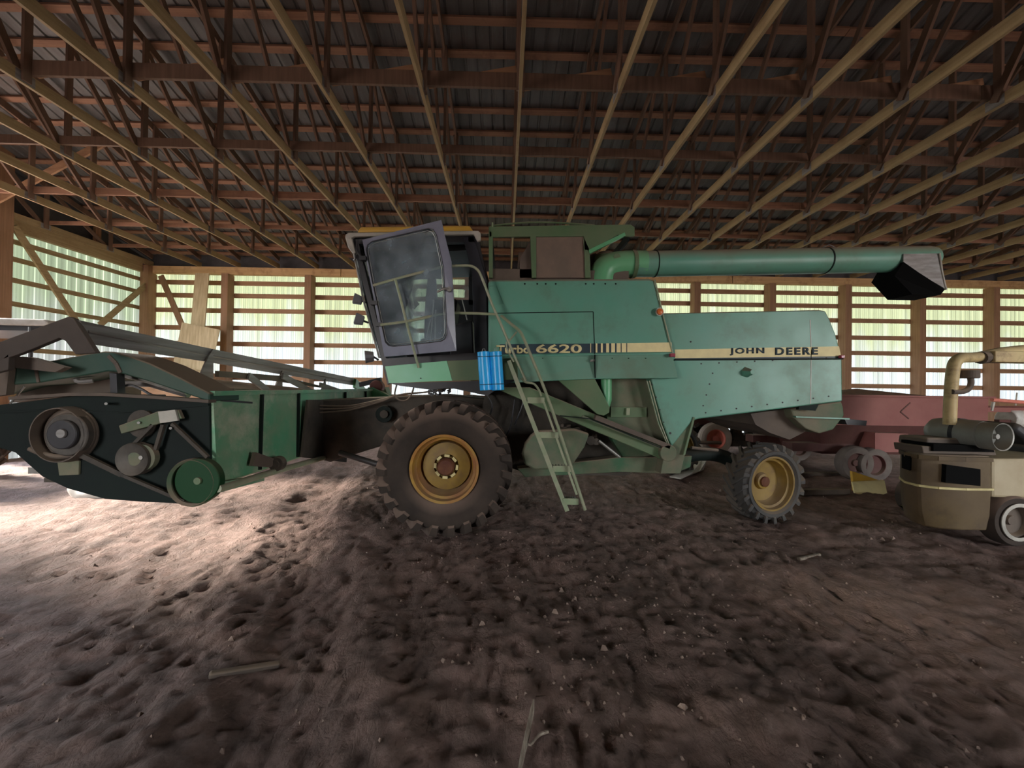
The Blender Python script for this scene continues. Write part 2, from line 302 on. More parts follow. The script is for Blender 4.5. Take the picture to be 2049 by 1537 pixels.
# ground
def ground_mat():
    m = bpy.data.materials.new('packed_dirt'); m.use_nodes = True; nt = m.node_tree; N = nt.nodes; b = N['Principled BSDF']; b.inputs['Roughness'].default_value = .8
    b.inputs['Specular IOR Level'].default_value = .35
    ge = N.new('ShaderNodeNewGeometry')
    def nz(s, det=8, r=.65, src=None, dist=0):
        n = N.new('ShaderNodeTexNoise'); n.inputs['Scale'].default_value = s; n.inputs['Detail'].default_value = det; n.inputs['Roughness'].default_value = r; n.inputs['Distortion'].default_value = dist
        lk(nt, (src or ge).outputs[0] if src else ge.outputs['Position'], n.inputs['Vector']); return n
    a = nz(.7); bn = nz(5.0, 10, .7)
    r = N.new('ShaderNodeValToRGB'); e = r.color_ramp.elements
    e[0].position = .3; e[0].color = (.12, .075, .06, 1); e[1].position = .62; e[1].color = (.55, .355, .295, 1)
    x = e.new(.45); x.color = (.32, .215, .175, 1)
    ma = N.new('ShaderNodeMath'); ma.operation = 'MULTIPLY_ADD'; ma.inputs[1].default_value = .55; lk(nt, bn.outputs[0], ma.inputs[0])
    ms = N.new('ShaderNodeMath'); ms.operation = 'MULTIPLY'; ms.inputs[1].default_value = .45; lk(nt, a.outputs[0], ms.inputs[0]); lk(nt, ms.outputs[0], ma.inputs[2])
    lk(nt, ma.outputs[0], r.inputs[0]); lk(nt, r.outputs[0], b.inputs['Base Color'])
    mp = N.new('ShaderNodeMapping'); mp.inputs['Rotation'].default_value = (0, 0, .25); mp.inputs['Scale'].default_value = (1.9, 1.0, 1); lk(nt, ge.outputs['Position'], mp.inputs[0])
    f1 = nz(4, 10, .75, mp, .6); f2 = nz(26, 6, .6)
    vo = N.new('ShaderNodeTexVoronoi'); vo.inputs['Scale'].default_value = 7; vo.feature = 'DISTANCE_TO_EDGE'; dn = nz(3, 4)
    vx = N.new('ShaderNodeMix'); vx.data_type = 'VECTOR'; vx.inputs[0].default_value = .25; lk(nt, mp.outputs[0], vx.inputs[4]); lk(nt, dn.outputs[1], vx.inputs[5]); lk(nt, vx.outputs[1], vo.inputs['Vector'])
    vr = N.new('ShaderNodeMapRange'); vr.inputs[2].default_value = .08; lk(nt, vo.outputs['Distance'], vr.inputs[0])
    s1 = N.new('ShaderNodeMath'); s1.operation = 'MULTIPLY_ADD'; s1.inputs[1].default_value = .28; lk(nt, f2.outputs[0], s1.inputs[0]); lk(nt, f1.outputs[0], s1.inputs[2])
    s2 = N.new('ShaderNodeMath'); s2.operation = 'MULTIPLY_ADD'; s2.inputs[1].default_value = .08; lk(nt, vr.outputs[0], s2.inputs[0]); lk(nt, s1.outputs[0], s2.inputs[2])
    bp = N.new('ShaderNodeBump'); bp.inputs['Strength'].default_value = 1.0; bp.inputs['Distance'].default_value = .11; lk(nt, s2.outputs[0], bp.inputs['Height']); lk(nt, bp.outputs[0], b.inputs['Normal'])
    return m
M['ground'] = ground_mat()
M['outside'] = mk('outdoor_soil', (.50, .33, .24), .95, var=(.40, .27, .20), vscale=.4)
M['deck_cream'] = mk('faded_cream_cover', (.50, .42, .27), .6, var=(.42, .33, .2))
M['leaves'] = mk('hedge_leaves', (.09, .19, .045), .8, var=(.05, .12, .03), vscale=2)
# ================================================================== GROUND
def vnoise(x, y, seed):
    xi = np.floor(x).astype(np.int64); yi = np.floor(y).astype(np.int64); xf = x - xi; yf = y - yi
    def h(a, b):
        n = (a * 374761393 + b * 668265263 + seed * 1274126177) & 0x7fffffff
        n = ((n ^ (n >> 13)) * 1274126177) & 0x7fffffff
        return ((n ^ (n >> 16)) & 0xffff) / 65535.0
    u = xf * xf * (3 - 2 * xf); v = yf * yf * (3 - 2 * yf)
    return (h(xi, yi) * (1 - u) + h(xi + 1, yi) * u) * (1 - v) + (h(xi, yi + 1) * (1 - u) + h(xi + 1, yi + 1) * u) * v - .5
def ground_h(X, Y):
    X = np.asarray(X, float); Y = np.asarray(Y, float)
    ca, sa = math.cos(.3), math.sin(.3)
    U = X * ca + Y * sa; V = -X * sa + Y * ca          # the wheel tracks run a little askew
    z = vnoise(X * .5, Y * .5, 1) * .07 + vnoise(U * 2.2, V * 1.2, 2) * .032 + vnoise(U * 6.5, V * 3.2, 3) * .03
    z += (.5 - np.abs(vnoise(U * 4.2 + 9, V * 2.2, 4)) * 2) * .03 + (.5 - np.abs(vnoise(X * 9 + vnoise(X*3,Y*3,8) * 3, Y * 7, 9)) * 2) * .03
    z += (.5 - np.abs(vnoise(X * 5.5 + vnoise(X*2,Y*2,18) * 4, Y * 5 + vnoise(X*2.3,Y*2.1,28) * 4, 19)) * 2) * .012
    z += vnoise(X * 15, Y * 12, 5) * .026 + vnoise(X * 31, Y * 27, 6) * .016
    for c, wd, dp in ((-.75, .32, .05), (1.25, .30, .03)):   # two old ruts
        t = (U - c - .25 * np.sin(V * .7)) / wd
        z += -dp * np.exp(-t * t) + dp * .6 * np.exp(-(np.abs(t) - 1.5) ** 2 * 3)
    return z
def coords(segs):
    out = []
    for a, b, s in segs:
        n = max(1, int(round((b - a) / s))); out += list(np.linspace(a, b, n, endpoint=False))
    return np.array(out + [segs[-1][1]])
gx = coords([(XL - 1, -6, .14), (-6, -3, .06), (-3, 3.2, .028), (3.2, 7, .06), (7, XR, .2)])
gy = coords([(YF, .6, .3), (.6, 3.2, .026), (3.2, 6.5, .05), (6.5, YW, .12)])
GX, GY = np.meshgrid(gx, gy); GZ = ground_h(GX, GY)
nx, ny = len(gx), len(gy)
me = bpy.data.meshes.new('floor')
vv = np.stack([GX, GY, GZ], -1).reshape(-1, 3)
ii = np.arange((ny - 1) * (nx - 1)); r_, c_ = ii // (nx - 1), ii % (nx - 1); a_ = r_ * nx + c_
ff = np.stack([a_, a_ + 1, a_ + nx + 1, a_ + nx], -1)
me.from_pydata(vv.tolist(), [], ff.tolist()); me.shade_smooth(); me.materials.append(M['ground'])
fl = bpy.data.objects.new('floor', me); col.objects.link(fl); fl['kind'] = 'structure'
def gz(x, y): return float(ground_h(x, y))
# the yard outside and the hedges beyond the back wall
yard = MB()
yard.add([(-60, -60, -.12), (70, -60, -.12), (70, 60, -.12), (-60, 60, -.12)], [(0, 1, 2, 3)])
struct('trim_1', yard, M['outside'])

# ================================================================== WALLS
def corr_sheet(u0, u1, z0, z1, fn, pitch=.23, h=.02):
    mb = MB(); n = int((u1 - u0) / pitch); prof = []
    for i in range(n):
        a = u0 + i * pitch
        prof += [(a, 0), (a + pitch * .68, 0), (a + pitch * .76, h), (a + pitch * .92, h)]
    prof.append((u1, 0)); vs = []; fs = []
    for u, d in prof: vs += [fn(u, d, z0), fn(u, d, z1)]
    for i in range(len(prof) - 1): fs.append((2 * i, 2 * i + 2, 2 * i + 3, 2 * i + 1))
    return mb.add(vs, fs)
# z of girts
GZS = [.35, .92, 1.45, 1.98, 2.53, 3.06, 3.56, 4.10, 4.58, 4.98]
POSTX = [-11.12, -8.7, -6.15, -3.7, -1.2, 1.2, 3.6, 6.02, 8.42, 10.85, 13.25, 15.65, 18.05, 20.5]
wb = struct('wall_back', corr_sheet(XL, XR, -.1, ZP, lambda u, d, z: (u, YW + .07 + d, z), .152, .012), M['panel_back'])
for i in range(len(POSTX) - 1):
    for z in GZS:
        j = rnd.uniform(-.012, .012)
        g_ = MB().box(((POSTX[i] + POSTX[i + 1]) / 2, YW + .03, z + j), (POSTX[i + 1] - POSTX[i] - .004, .045, .14))
        obj('girt', g_, M['wood_x'], wb)
for x in POSTX:
    obj('post', MB().box2((x - .1, YW - .3, -.15), (x + .1, YW + .005, ZP - .24)), M['wood_z'], wb, bevel=.004)
for a, b in ((XL, -5.2), (-5.2, 1.2), (1.2, 7.2), (7.2, 13.2), (13.2, XR)):
    obj('wall_plate', MB().box2((a + .01, YW - .16, ZP - .235), (b - .01, YW - .03, ZP)), M['wood_plate'], wb, bevel=.004)
obj('corner_brace', MB().beam(P(322, 552, YW - .2), P(366, 655, YW - .2), .05, .16, (0, 1, 0)), M['wood_z'], wb)
obj('corner_brace', MB().beam((-8.8, YW - .1, 1.3), (-9.95, YW - .1, 3.45), .05, .14, (0, 1, 0)), M['wood_z'], wb)
# back wall eave closure under the roof
# left gable: translucent siding from the doorway post to the corner, dark metal above the plate
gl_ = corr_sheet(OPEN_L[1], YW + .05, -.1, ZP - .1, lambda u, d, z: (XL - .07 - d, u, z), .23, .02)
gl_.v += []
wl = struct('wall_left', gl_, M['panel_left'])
for z in GZS:
    obj('girt', MB().box2((XL - .05, OPEN_L[1] - .1, z - .055), (XL - .005, YW - .02, z + .055)), M['wood_y'], wl)
obj('post', MB().box2((XL, OPEN_L[1] - .16, -.15), (XL + .22, OPEN_L[1] + .14, ZP + 1.7)), M['wood_z'], wl, bevel=.004)
obj('post', MB().box2((XL, YW - .32, -.15), (XL + .24, YW - .06, ZP - .02)), M['wood_z'], wl, bevel=.004)
obj('gable_beam', MB().box2((XL - .02, OPEN_L[0], ZP - .25), (XL + .10, YW - .34, ZP + .02)), M['wood_y'], wl, bevel=.004)
obj('door_brace', MB().beam(PX_(28, 452, XL + .16), PX_(158, 652, XL + .16), .05, .14, (1, 0, 0)), M['wood_y'], wl)
obj('corner_brace', MB().beam(PX_(313, 552, XL + .16), PX_(200, 650, XL + .16), .05, .14, (1, 0, 0)), M['wood_y'], wl)
gt = MB(); z0 = ZP - .1
pts = [(YW + .05, z0), (YW + .05, roof_z(YW)), (YR, roof_z(YR)), (YF, roof_z(YF)), (YF, z0)]
gt.prism([(XL - .09, y, z) for y, z in pts], (-.02, 0, 0))
obj('gable_sheeting', gt, M['darkmetal_wall'], wl)
obj('gable_stud', MB().box2((XL - .02, 10.9, ZP), (XL + .06, 11.05, roof_z(11) - .1)), M['wood_z'], wl)
obj('lower_sheeting', MB().box2((XL - .1, YF, -.1), (XL - .06, OPEN_L[0], z0)), M['darkmetal_wall'], wl)
# right gable and front wall close the shed; a doorway is left in the front
struct('wall_right', MB().prism([(XR + .02, y, z) for y, z in [(YW, -.1)] + pts + [(YF, -.1)]], (.03, 0, 0)), M['darkmetal_wall'])
fw = MB()
fw.box2((XL, YF - .04, -.1), (OPEN_G[0], YF, ZP + .4)); fw.box2((OPEN_G[1], YF - .04, -.1), (OPEN_F[0], YF, ZP + .4)); fw.box2((OPEN_G[0], YF - .04, OPEN_G[2]), (OPEN_G[1], YF, ZP + .4)); fw.box2((OPEN_F[1], YF - .04, -.1), (XR, YF, ZP + .4)); fw.box2((OPEN_F[0], YF - .04, OPEN_F[2]), (OPEN_F[1], YF, ZP + .4))
struct('wall_front', fw, M['darkmetal_wall'])

# ================================================================== ROOF
rf = MB()
for sgn in (0, 1):
    y0, y1 = (YW + .4, YR) if sgn == 0 else (YR, YF - .4)
    za = roof_z(YR); ze = roof_z(YW) - SL * .4
    n = int((XR - XL) / .2286); vs = []; fs = []; prof = []
    for i in range(n):
        a = XL + i * .2286; prof += [(a, 0), (a + .165, 0), (a + .185, .02), (a + .21, .02)]
    prof.append((XR, 0))
    for u, d in prof:
        vs += [(u, y0, (ze if sgn == 0 else za) + d), (u, y1, (za if sgn == 0 else ze) + d)]
    for i in range(len(prof) - 1): fs.append((2 * i, 2 * i + 2, 2 * i + 3, 2 * i + 1))
    rf.add(vs, fs)
ce = struct('ceiling', rf, M['roof'])
y = YW - .12
while y > YR:
    for a, b in ((XL, -3.1), (-3.1, 5.4), (5.4, 13.9), (13.9, XR)):
        j = rnd.uniform(-.012, .012)
        obj('purlin', MB().box(((a + b) / 2, y + j, roof_z(y) - .028), (b - a - .01, .115, .045), Matrix.Rotation(math.atan(-SL), 3, 'X')), M['purlin'], ce)
    y -= .485
y = YR - .3
while y > YF:
    obj('purlin', MB().box(((XL + XR) / 2, y, roof_z(y) - .028), (XR - XL, .105, .045), Matrix.Rotation(math.atan(SL), 3, 'X')), M['purlin'], ce)
    y -= .97
# trusses
CH = .15
TR = 'wooden roof truss spanning front to back on the wall plates below the metal roof'
def web(a, b, t=.038, w_=.09):
    return MB().beam(a, b, t, w_, (1, 0, 0))
def make_truss():
    t = thing('roof_truss', (0, 0, ZP), TR, 'roof truss', 'roof trusses across the shed')
    def o(name, mb):
        q = obj(name, mb, M['wood_y' if name == 'bottom_chord' else 'web'], t, world=False); return q
    L = lambda y, z: (0, y, z - ZP)
    o('bottom_chord', MB().box2(L(YF + .06, ZP + .002) if False else (-.02, YF + .06, .002), (.02, YW - .04, CH)))
    zt = lambda y: roof_z(y) - .055 - .075
    o('top_chord', web((0, YW - .06, zt(YW) - ZP), (0, YR, zt(YR) - ZP), .04, .13))
    o('top_chord', web((0, YF + .1, zt(YF) - ZP), (0, YR, zt(YR) - ZP), .04, .13))
    for y in (11.2, 9.65, 8.08, 6.5, 4.92):
        o('web', web((.03, y, .03), (.03, y, zt(y) - ZP + .03)))
    for a, b in ((11.2, 9.65), (9.65, 8.08), (8.08, 6.5), (6.5, 4.92), (4.92, YR)):
        o('web', web((-.03, a, .08), (-.03, b, zt(b) - ZP)) if True else None)
    for y in (YR, 1.9, 0.2, -1.8):
        o('web', web((.03, y, .03), (.03, y, zt(y) - ZP + .03)))
    o('web', web((-.03, 1.9, .08), (-.03, YR, zt(YR) - ZP)))
    o('web', web((-.03, -1.8, .08), (-.03, .2, zt(.2) - ZP)))
    for y in (11.2, 9.65, 8.08, 6.5, 4.92):
        q = obj('nail_plate', MB().box2((-.0225, y - .1, .015), (.0225, y + .1, CH - .01)), M['galv'], t, world=False)
    return t
def dup(root, loc):
    r = root.copy(); col.objects.link(r); r.location = loc
    for ch in list(root.children):
        c = ch.copy(); col.objects.link(c); c.parent = r
        for g2 in list(ch.children):
            d = g2.copy(); col.objects.link(d); d.parent = c
    return r
t0 = make_truss(); k0 = True
for k in range(-9, 17):
    x = .14 + 1.22 * k
    if k == -9: x = XL + .14
    if k0: t0.location = (x, 0, ZP); k0 = False
    else: dup(t0, (x, 0, ZP))
# long boards laid across the bottom chords, and a raking brace by the left gable
nn = 2
for y, wd in ((4.98, .19), (6.42, .14), (8.12, .14), (9.72, .09), (11.25, .09)):
    for a, b in ((XL + .12, -2.4), (-2.4, 6.1), (6.1, 14.2), (14.2, XR)):
        struct('trim_%d' % nn, MB().box2((a + .01, y - .02, ZP + CH + .002), (b - .01, y + .02, ZP + CH + wd)), M['purlin'] if y > 8 else M['web']); nn += 1  # nearer boards take the darker lumber, their shade put into the colour
for y in (4.98, 6.42, 8.12):
    for k in range(-8, 14, 1):
        if (k + int(y)) % 1 == 0 and y < 5:
            x = .14 + 1.22 * k
            struct('trim_%d' % nn, MB().beam((x + .05, y + .04, ZP + CH + .05), (x + 1.17, y + .045, ZP + CH + .28), .025, .09, (0, 1, 0)), M['wood_x']); nn += 1
struct('trim_%d' % nn, MB().beam((XL + .3, 8.6, ZP + .2), (XL + 2.9, 8.3, ZP + 1.35), .04, .15, (0, 1, 0)), M['wood_x']); nn += 1
# boards closing the eave and the gable rake against the sky
struct('trim_%d' % nn, MB().box2((XL - .1, YW + .05, ZP - .1), (XR, YW + .09, roof_z(YW) + .02)), M['darkmetal_wall']); nn += 1
struct('trim_%d' % nn, MB().prism([(XL - .12, YW + .4, roof_z(YW) - .3), (XL - .12, YW + .4, roof_z(YW) + .1), (XL - .12, YR, roof_z(YR) + .15), (XL - .12, YR, roof_z(YR) - .1)], (.15, 0, 0)), M['darkmetal_wall']); nn += 1
# ================================================================== COMBINE HARVESTER
YS = 5.0                      # near side sheet of the separator body
CB = thing('combine_harvester', (1.9, 6.1, 0), 'big green combine harvester with black cab, yellow roof and long unloading auger', 'combine harvester')
def part(name, mb, mat, parent=CB, **k): return obj(name, mb, M[mat], parent, **k)
def ring(cx, cy, Y, rpx, n=24, a0=0, a1=2 * math.pi):
    return [P(cx + rpx * math.cos(a0 + (a1 - a0) * i / n), cy + rpx * math.sin(a0 + (a1 - a0) * i / n), Y) for i in range(n + 1)]
def disc(cx, cy, rpx, Y0, Y1, n=32, mb=None):
    c = P(cx, cy, Y0); r = S(rpx, Y0); return (mb or MB()).cyl(c, c + Vector((0, Y1 - Y0, 0)), r, n=n)

# ---- tires
def tire_mesh(Ro, W, Rb, nl, lh, lw, chev=1, sag=.0):
    """lathe carcass (Ro without lugs, W wide, Rb bead radius) with nl bar lugs per side"""
    h = W / 2; mb = MB()
    pr = [(Rb, -h * .62), (Rb + .03, -h * .80), (Rb + (Ro - Rb) * .35, -h * .99), (Rb + (Ro - Rb) * .62, -h), (Ro - .055, -h * .88), (Ro - .012, -h * .70), (Ro, -h * .35), (Ro + .004, 0)]
    pr = pr + [(r, -a) for r, a in reversed(pr[:-1])]
    mb.lathe(pr, n=72, close=True)
    for side in (-1, 1):
        for i in range(nl):
            a0 = 2 * math.pi * (i + (.5 if side > 0 else 0)) / nl
            # stations: from sidewall shoulder over the crown to the middle, sweeping forward
            st = [(-h * 1.0, Ro - lh * 2.2, Ro - lh * 1.2, 0.0, .9), (-h * 1.0, Ro - lh * 1.7, Ro + lh * .35, .015, 1.1), (-h * .93, Ro - .07, Ro + lh * .86, .03, 1.1), (-h * .7, Ro - .03, Ro + lh * .97, .10, .95), (-h * .35, Ro - .01, Ro + lh, .22, .8), (h * .03, Ro - .01, Ro + lh, .33, .7)]
            vs = []
            for y_, r0, r1, da, wf in st:
                for r_, s_, ww in ((r0, -1, 1.35), (r1, -1, .8), (r1, 1, .8), (r0, 1, 1.35)):
                    a = a0 + chev * da + s_ * lw * wf * ww / 2 / Ro
                    yb_ = y_ * (.8 if r_ == r0 and y_ < 0 else 1)
                    vs.append((r_ * math.sin(a), yb_ * (1 if side < 0 else -1), r_ * math.cos(a)))
            fs = [(0, 1, 2, 3), tuple(len(vs) - 4 + q for q in (3, 2, 1, 0))]
            for k in range(len(st) - 1):
                for q in range(4): fs.append((k * 4 + q, k * 4 + (q + 1) % 4, k * 4 + 4 + (q + 1) % 4, k * 4 + 4 + q))
            mb.add(vs, fs)
    return mb
def place(mb, c, rz=0):
    rm = Matrix.Rotation(rz, 3, 'Z'); mb.v = [Vector(c) + rm @ v for v in mb.v]; return mb
# front drive wheels
FWC = P(888, 941, 4.6); FWW = .58
FR = .80
FWC.y = 4.6 + FWW / 2; FWC.z = gz(FWC.x, FWC.y) + .825
def front_wheel(c, flip=1):
    t = part('drive_tire', place(tire_mesh(FR - .052, FWW, .365, 23, .052, .095, chev=1), c), 'rubber', smooth=True, label='large lugged front tire')
    s = flip
    rim = MB().lathe([(.40, -.25 * s), (.405, -.27 * s), (.375, -.265 * s), (.365, -.20 * s), (.335, -.19 * s), (.325, -.06 * s), (.30, -.03 * s), (.29, .05 * s), (.375, .10 * s), (.375, .25 * s)], n=56)
    r_ = part('rim', place(rim, c), 'rim_rust', t, smooth=True, label='rusty orange rim')
    dsc = MB().lathe([(.295, -.02 * s), (.285, -.075 * s), (.15, -.095 * s), (.145, -.06 * s), (.0, -.055 * s)], n=56)
    part('wheel_disc', place(dsc, c), 'rim_yellow', t, smooth=True, label='yellow wheel disc')
    hb = MB().lathe([(.104, -.06 * s), (.104, -.15 * s), (.085, -.175 * s), (.02, -.18 * s), (0, -.18 * s)], n=32)
    part('hub', place(hb, c), 'hub_rust', t, smooth=True, label='dark rusty hub')
    for i in range(8):
        a = 2 * math.pi * (i + .1) / 8
        b = MB().box((0, -.105 * s, .13), (.06, .03, .03)); rm = Matrix.Rotation(a, 3, 'Y'); b.v = [rm @ v for v in b.v]
        part('clamp_plate', place(b, c), 'cream_mark', t)
front_wheel(FWC)
front_wheel(Vector((FWC.x, 8.15, gz(FWC.x, 8.15) + .825)), -1)
# rear steering wheels, turned a little
RWc = P(1545, 972, 5.25); RWc.z = gz(RWc.x, RWc.y + .15) + .535; RWc.y += .17
def rear_wheel(c, rz):
    t = part('steered_tire', place(tire_mesh(.50, .36, .345, 20, .04, .055, chev=-1), c, rz), 'rubber_grey', smooth=True, label='lugged rear tire, turned')
    rim = MB().lathe([(.365, -.135), (.370, -.15), (.345, -.15), (.335, -.10), (.305, -.09), (.295, .0), (.27, .03), (.12, .045), (.10, .0), (.065, -.01), (.065, .03), (0, .035)], n=48)
    part('rim', place(rim, c, rz), 'rim_yellow', t, smooth=True, label='dirty yellow rim')
    part('hub', place(MB().lathe([(.07, .02), (.07, -.03), (.05, -.045), (0, -.045)], n=20), c, rz), 'hub_rust', t, smooth=True)
rear_wheel(RWc, R(14)); rear_wheel(Vector((RWc.x - .1, 8.1, gz(RWc.x, 8.1) + .535)), R(14))

# ---- body
side = MB()
up_px = [(977, 566), (980, 559), (1300, 557), (1310, 560), (1327, 632), (1345, 707), (977, 712)]
side.ext(up_px, YS, 7.3)
body = part('body', side, 'green', bevel=.03, smooth=True, label='green side body panel')
low = MB().prism([P(977, 713, YS - .004), P(1345, 708, YS - .004), P(1357, 757, YS - .07), P(1190, 758, YS - .07), P(977, 768, YS - .07)],
                 [P(977, 713, YS - .004) + Vector((0, .5, 0)), P(1345, 708, YS - .004) + Vector((0, .5, 0)), P(1357, 757, YS - .07) + Vector((0, .57, 0)), P(1190, 758, YS - .07) + Vector((0, .57, 0)), P(977, 768, YS - .07) + Vector((0, .57, 0))])
lower = part('lower_shield', low, 'green', bevel=.008, label='lower green side shield')
# seams, lip and latches standing on the side sheets
def strip(pts, wpx, Y, t=.012, mb=None, back=0):
    mb = mb or MB()
    for (x0, y0), (x1, y1) in zip(pts[:-1], pts[1:]):
        mb.beam(P(x0, y0, Y + back), P(x1, y1, Y + back), t, S(wpx, Y), (0, 1, 0))
    return mb
part('seam', strip([(977, 627), (1187, 624)], 1.6, YS, .008), 'green_dark', body)
part('seam', strip([(1187, 624), (1190, 708)], 1.6, YS, .008), 'green_dark', body)
part('ledge_lip', strip([(977, 713), (1346, 708)], 3, YS - .012, .03), 'green', body)
part('seam', strip([(1190, 710), (1190, 757)], 1.6, YS - .05, .06), 'green_dark', lower)
part('access_cover', strip([(978, 572), (994, 571), (1009, 608), (978, 610)], 2, YS, .014), 'green', body)
part('edge_trim', strip([(1310, 560), (1327, 632), (1346, 708)], 2.2, YS - .004, .02), 'rail', body)
part('latch', strip([(1181, 722), (1190, 721)], 4, YS - .045, .04), 'steel', lower)
bl = MB()
for x in (1086, 1225, 1258, 1292): bl.box(P(x, 717, YS - .02), (.012, .012, .012))
part('bolt', bl, 'green_dark', lower)
dn = MB()
for x in (1050, 1075, 1092, 1112, 1172, 1188, 1211, 1232): dn.cyl(P(x, 568, YS - .003), P(x, 568, YS + .01), .012, n=8)
part('rivet_row', dn, 'green_dark', body)
# marker lamps
def knob(px, py, r0, r1, L, Y, mat, name, lens=None, par=body):
    c = P(px, py, Y); d = Vector((.12, -1, 0)).normalized()
    a = part(name, MB().cyl(c, c + d * L, S(r0, Y), S(r1, Y), n=20), mat, par, smooth=True)
    return c + d * L
e = knob(1317, 625, 6, 8.5, .04, YS, 'offwhite', 'amber_marker_lamp'); part('lens', MB().lathe([(S(6.5, YS), 0), (S(6, YS), .015), (S(3, YS), .022), (0, .024)], e, Vector((.12, -1, 0)), 20), 'amber', body, smooth=True)
part('red_reflector', MB().box(P(1345, 711, YS - .05), (.065, .05, .045)), 'redlens', body, bevel=.006)
# rear hood
YH = 5.08
hd = MB().ext([(1300, 631), (1303, 627), (1640, 620), (1652, 622), (1661, 640), (1672, 668), (1685, 716), (1686, 803), (1400, 838), (1386, 842), (1344, 895), (1326, 846), (1303, 762), (1300, 700)], YH, 7.1)
hood = part('rear_hood', hd, 'green', bevel=.035, smooth=True, label='green straw hood at the rear')
part('ledge_lip', strip([(1350, 720), (1686, 718)], 3, YH - .012, .03), 'green_dark', hood)
c = P(1493, 745, YH); part('hood_knob', MB().cyl(c, c + Vector((.02, -.10, 0)), S(11, YH), S(5, YH), n=6), 'green', hood)
part('red_reflector', MB().box(P(1684, 714, YH - .03), (.05, .05, .04)), 'redlens', hood, bevel=.006)
part('chalk_streak', strip([(1621, 640), (1623, 700), (1622, 808)], 1.6, YH - .001, .004), 'white', hood)
rv = MB()
for x0, y0, x1, y1, n in ((1302, 770, 1325, 845, 4), (1423, 747, 1404, 812, 4), (1409, 826, 1655, 793, 9), (1400, 728, 1650, 716, 8)):
    for i in range(n):
        t = i / (n - 1); rv.cyl(P(x0 + (x1 - x0) * t + 3, y0 + (y1 - y0) * t, YH - .006), P(x0 + (x1 - x0) * t + 3, y0 + (y1 - y0) * t, YH + .01), .010, n=8)
rv.cyl(P(1341, 867, YH - .006), P(1341, 867, YH + .01), .016, n=8); rv.cyl(P(1382, 684, YH - .006), P(1382, 684, YH + .01), .012, n=8)
part('rivet_row', rv, 'black', hood)
part('edge_trim', strip([(1299, 762), (1322, 848), (1341, 897)], 2, YH - .01, .03), 'rail', hood)
part('edge_trim', strip([(1294, 762), (1317, 848), (1336, 892)], 1.5, YH - .01, .03), 'rail', hood)
# straw chopper and spreader under the hood
ch = MB().ext([(1502, 828), (1582, 817), (1590, 835), (1615, 862), (1580, 880), (1540, 866), (1512, 850)], 5.4, 6.9)
part('chopper_housing', ch, 'brownsteel')
sp = MB().ext([(1582, 818), (1684, 803), (1688, 815), (1690, 832), (1668, 860), (1640, 868), (1612, 858), (1588, 836)], 5.25, 6.8)
part('tail_spreader', sp, 'green_dirty', bevel=.02, label='dirty green tail spreader')
part('spreader_lip', strip([(1590, 834), (1697, 838)], 3, 5.2, .05), 'green', )
part('spreader_plate', MB().ext([(1600, 812), (1640, 806), (1632, 822), (1598, 820)], 5.15, 5.2), 'green_dark')
part('rubber_flap', MB().ext([(1690, 838), (1735, 842), (1733, 852), (1695, 850)], 5.5, 6.6), 'black')

# ---- writing and stripes
def text(s, x0, x1, y0, y1, Y, mat, name, par, bold=.0, t=.006, sl=0.0, space=1.0):
    cu = bpy.data.curves.new('t', 'FONT'); cu.body = s; cu.size = 1; cu.offset = bold; cu.space_character = space
    o = bpy.data.objects.new('t', cu); col.objects.link(o); bpy.context.view_layer.update()
    me = bpy.data.meshes.new_from_object(o.evaluated_get(bpy.context.evaluated_depsgraph_get()))
    bpy.data.objects.remove(o); bpy.data.curves.remove(cu)
    xs = [v.co.x for v in me.vertices]; ys = [v.co.y for v in me.vertices]; ax, bx, ay, by = min(xs), max(xs), min(ys), max(ys)
    A, B, C_ = P(x0, y1, Y), P(x1, y1 + sl, Y), P(x0, y0, Y)
    bm = bmesh.new(); bm.from_mesh(me)
    r = bmesh.ops.extrude_face_region(bm, geom=bm.faces[:])
    ext_ = {v for v in r['geom'] if isinstance(v, bmesh.types.BMVert)}
    for v in bm.verts:
        u = (v.co.x - ax) / (bx - ax); q = (v.co.y - ay) / (by - ay)
        v.co = A + (B - A) * u + (C_ - A) * q + Vector((0, -t if v in ext_ else 0.0, 0))
    bmesh.ops.recalc_face_normals(bm, faces=bm.faces); bm.to_mesh(me); bm.free(); me.materials.clear(); me.materials.append(M[mat])
    me.name = name; o = bpy.data.objects.new(name, me); col.objects.link(o); o.parent = par
    return o
part('navy_stripe', MB().ext([(1000, 689), (1255, 687), (1255, 705), (1000, 709)], YS - .003, YS + .002), 'decal_navy', body)
cs = MB()
for x0, x1 in ((1181.3, 1182.8), (1192, 1195.3), (1202.5, 1206.2), (1213, 1218.8), (1223.3, 1230.6), (1234, 1242), (1244, 1253.2), (1255, 1343.6)):
    cs.ext([(x0, 687.3 - (x0 - 1181) * .012), (x1, 687.3 - (x1 - 1181) * .012), (x1 + (1.6 if x1 > 1300 else 0), 705.5 - (x1 - 1181) * .008), (x0, 705.5 - (x0 - 1181) * .008)], YS - .006, YS)
part('cream_stripe', cs, 'decal_cream', body)
text('Turbo', 993, 1061, 691, 707.5, YS - .003, 'decal_cream', 'lettering', body, bold=.032)
text('6620', 1072.5, 1164, 689, 706.5, YS - .003, 'decal_cream', 'lettering', body, bold=.022)
part('cream_stripe', MB().ext([(1350, 699.5), (1679, 693), (1683, 713), (1351, 717)], YH - .003, YH + .002), 'decal_cream', hood)
part('navy_stripe', MB().ext([(1351, 717), (1683, 713), (1683, 716), (1351, 719)], YH - .003, YH + .002), 'decal_navy', hood)
text('JOHN', 1460, 1529, 696.5, 711.5, YH - .004, 'decal_navy', 'lettering', hood, bold=.028, sl=-.8, space=1.25)
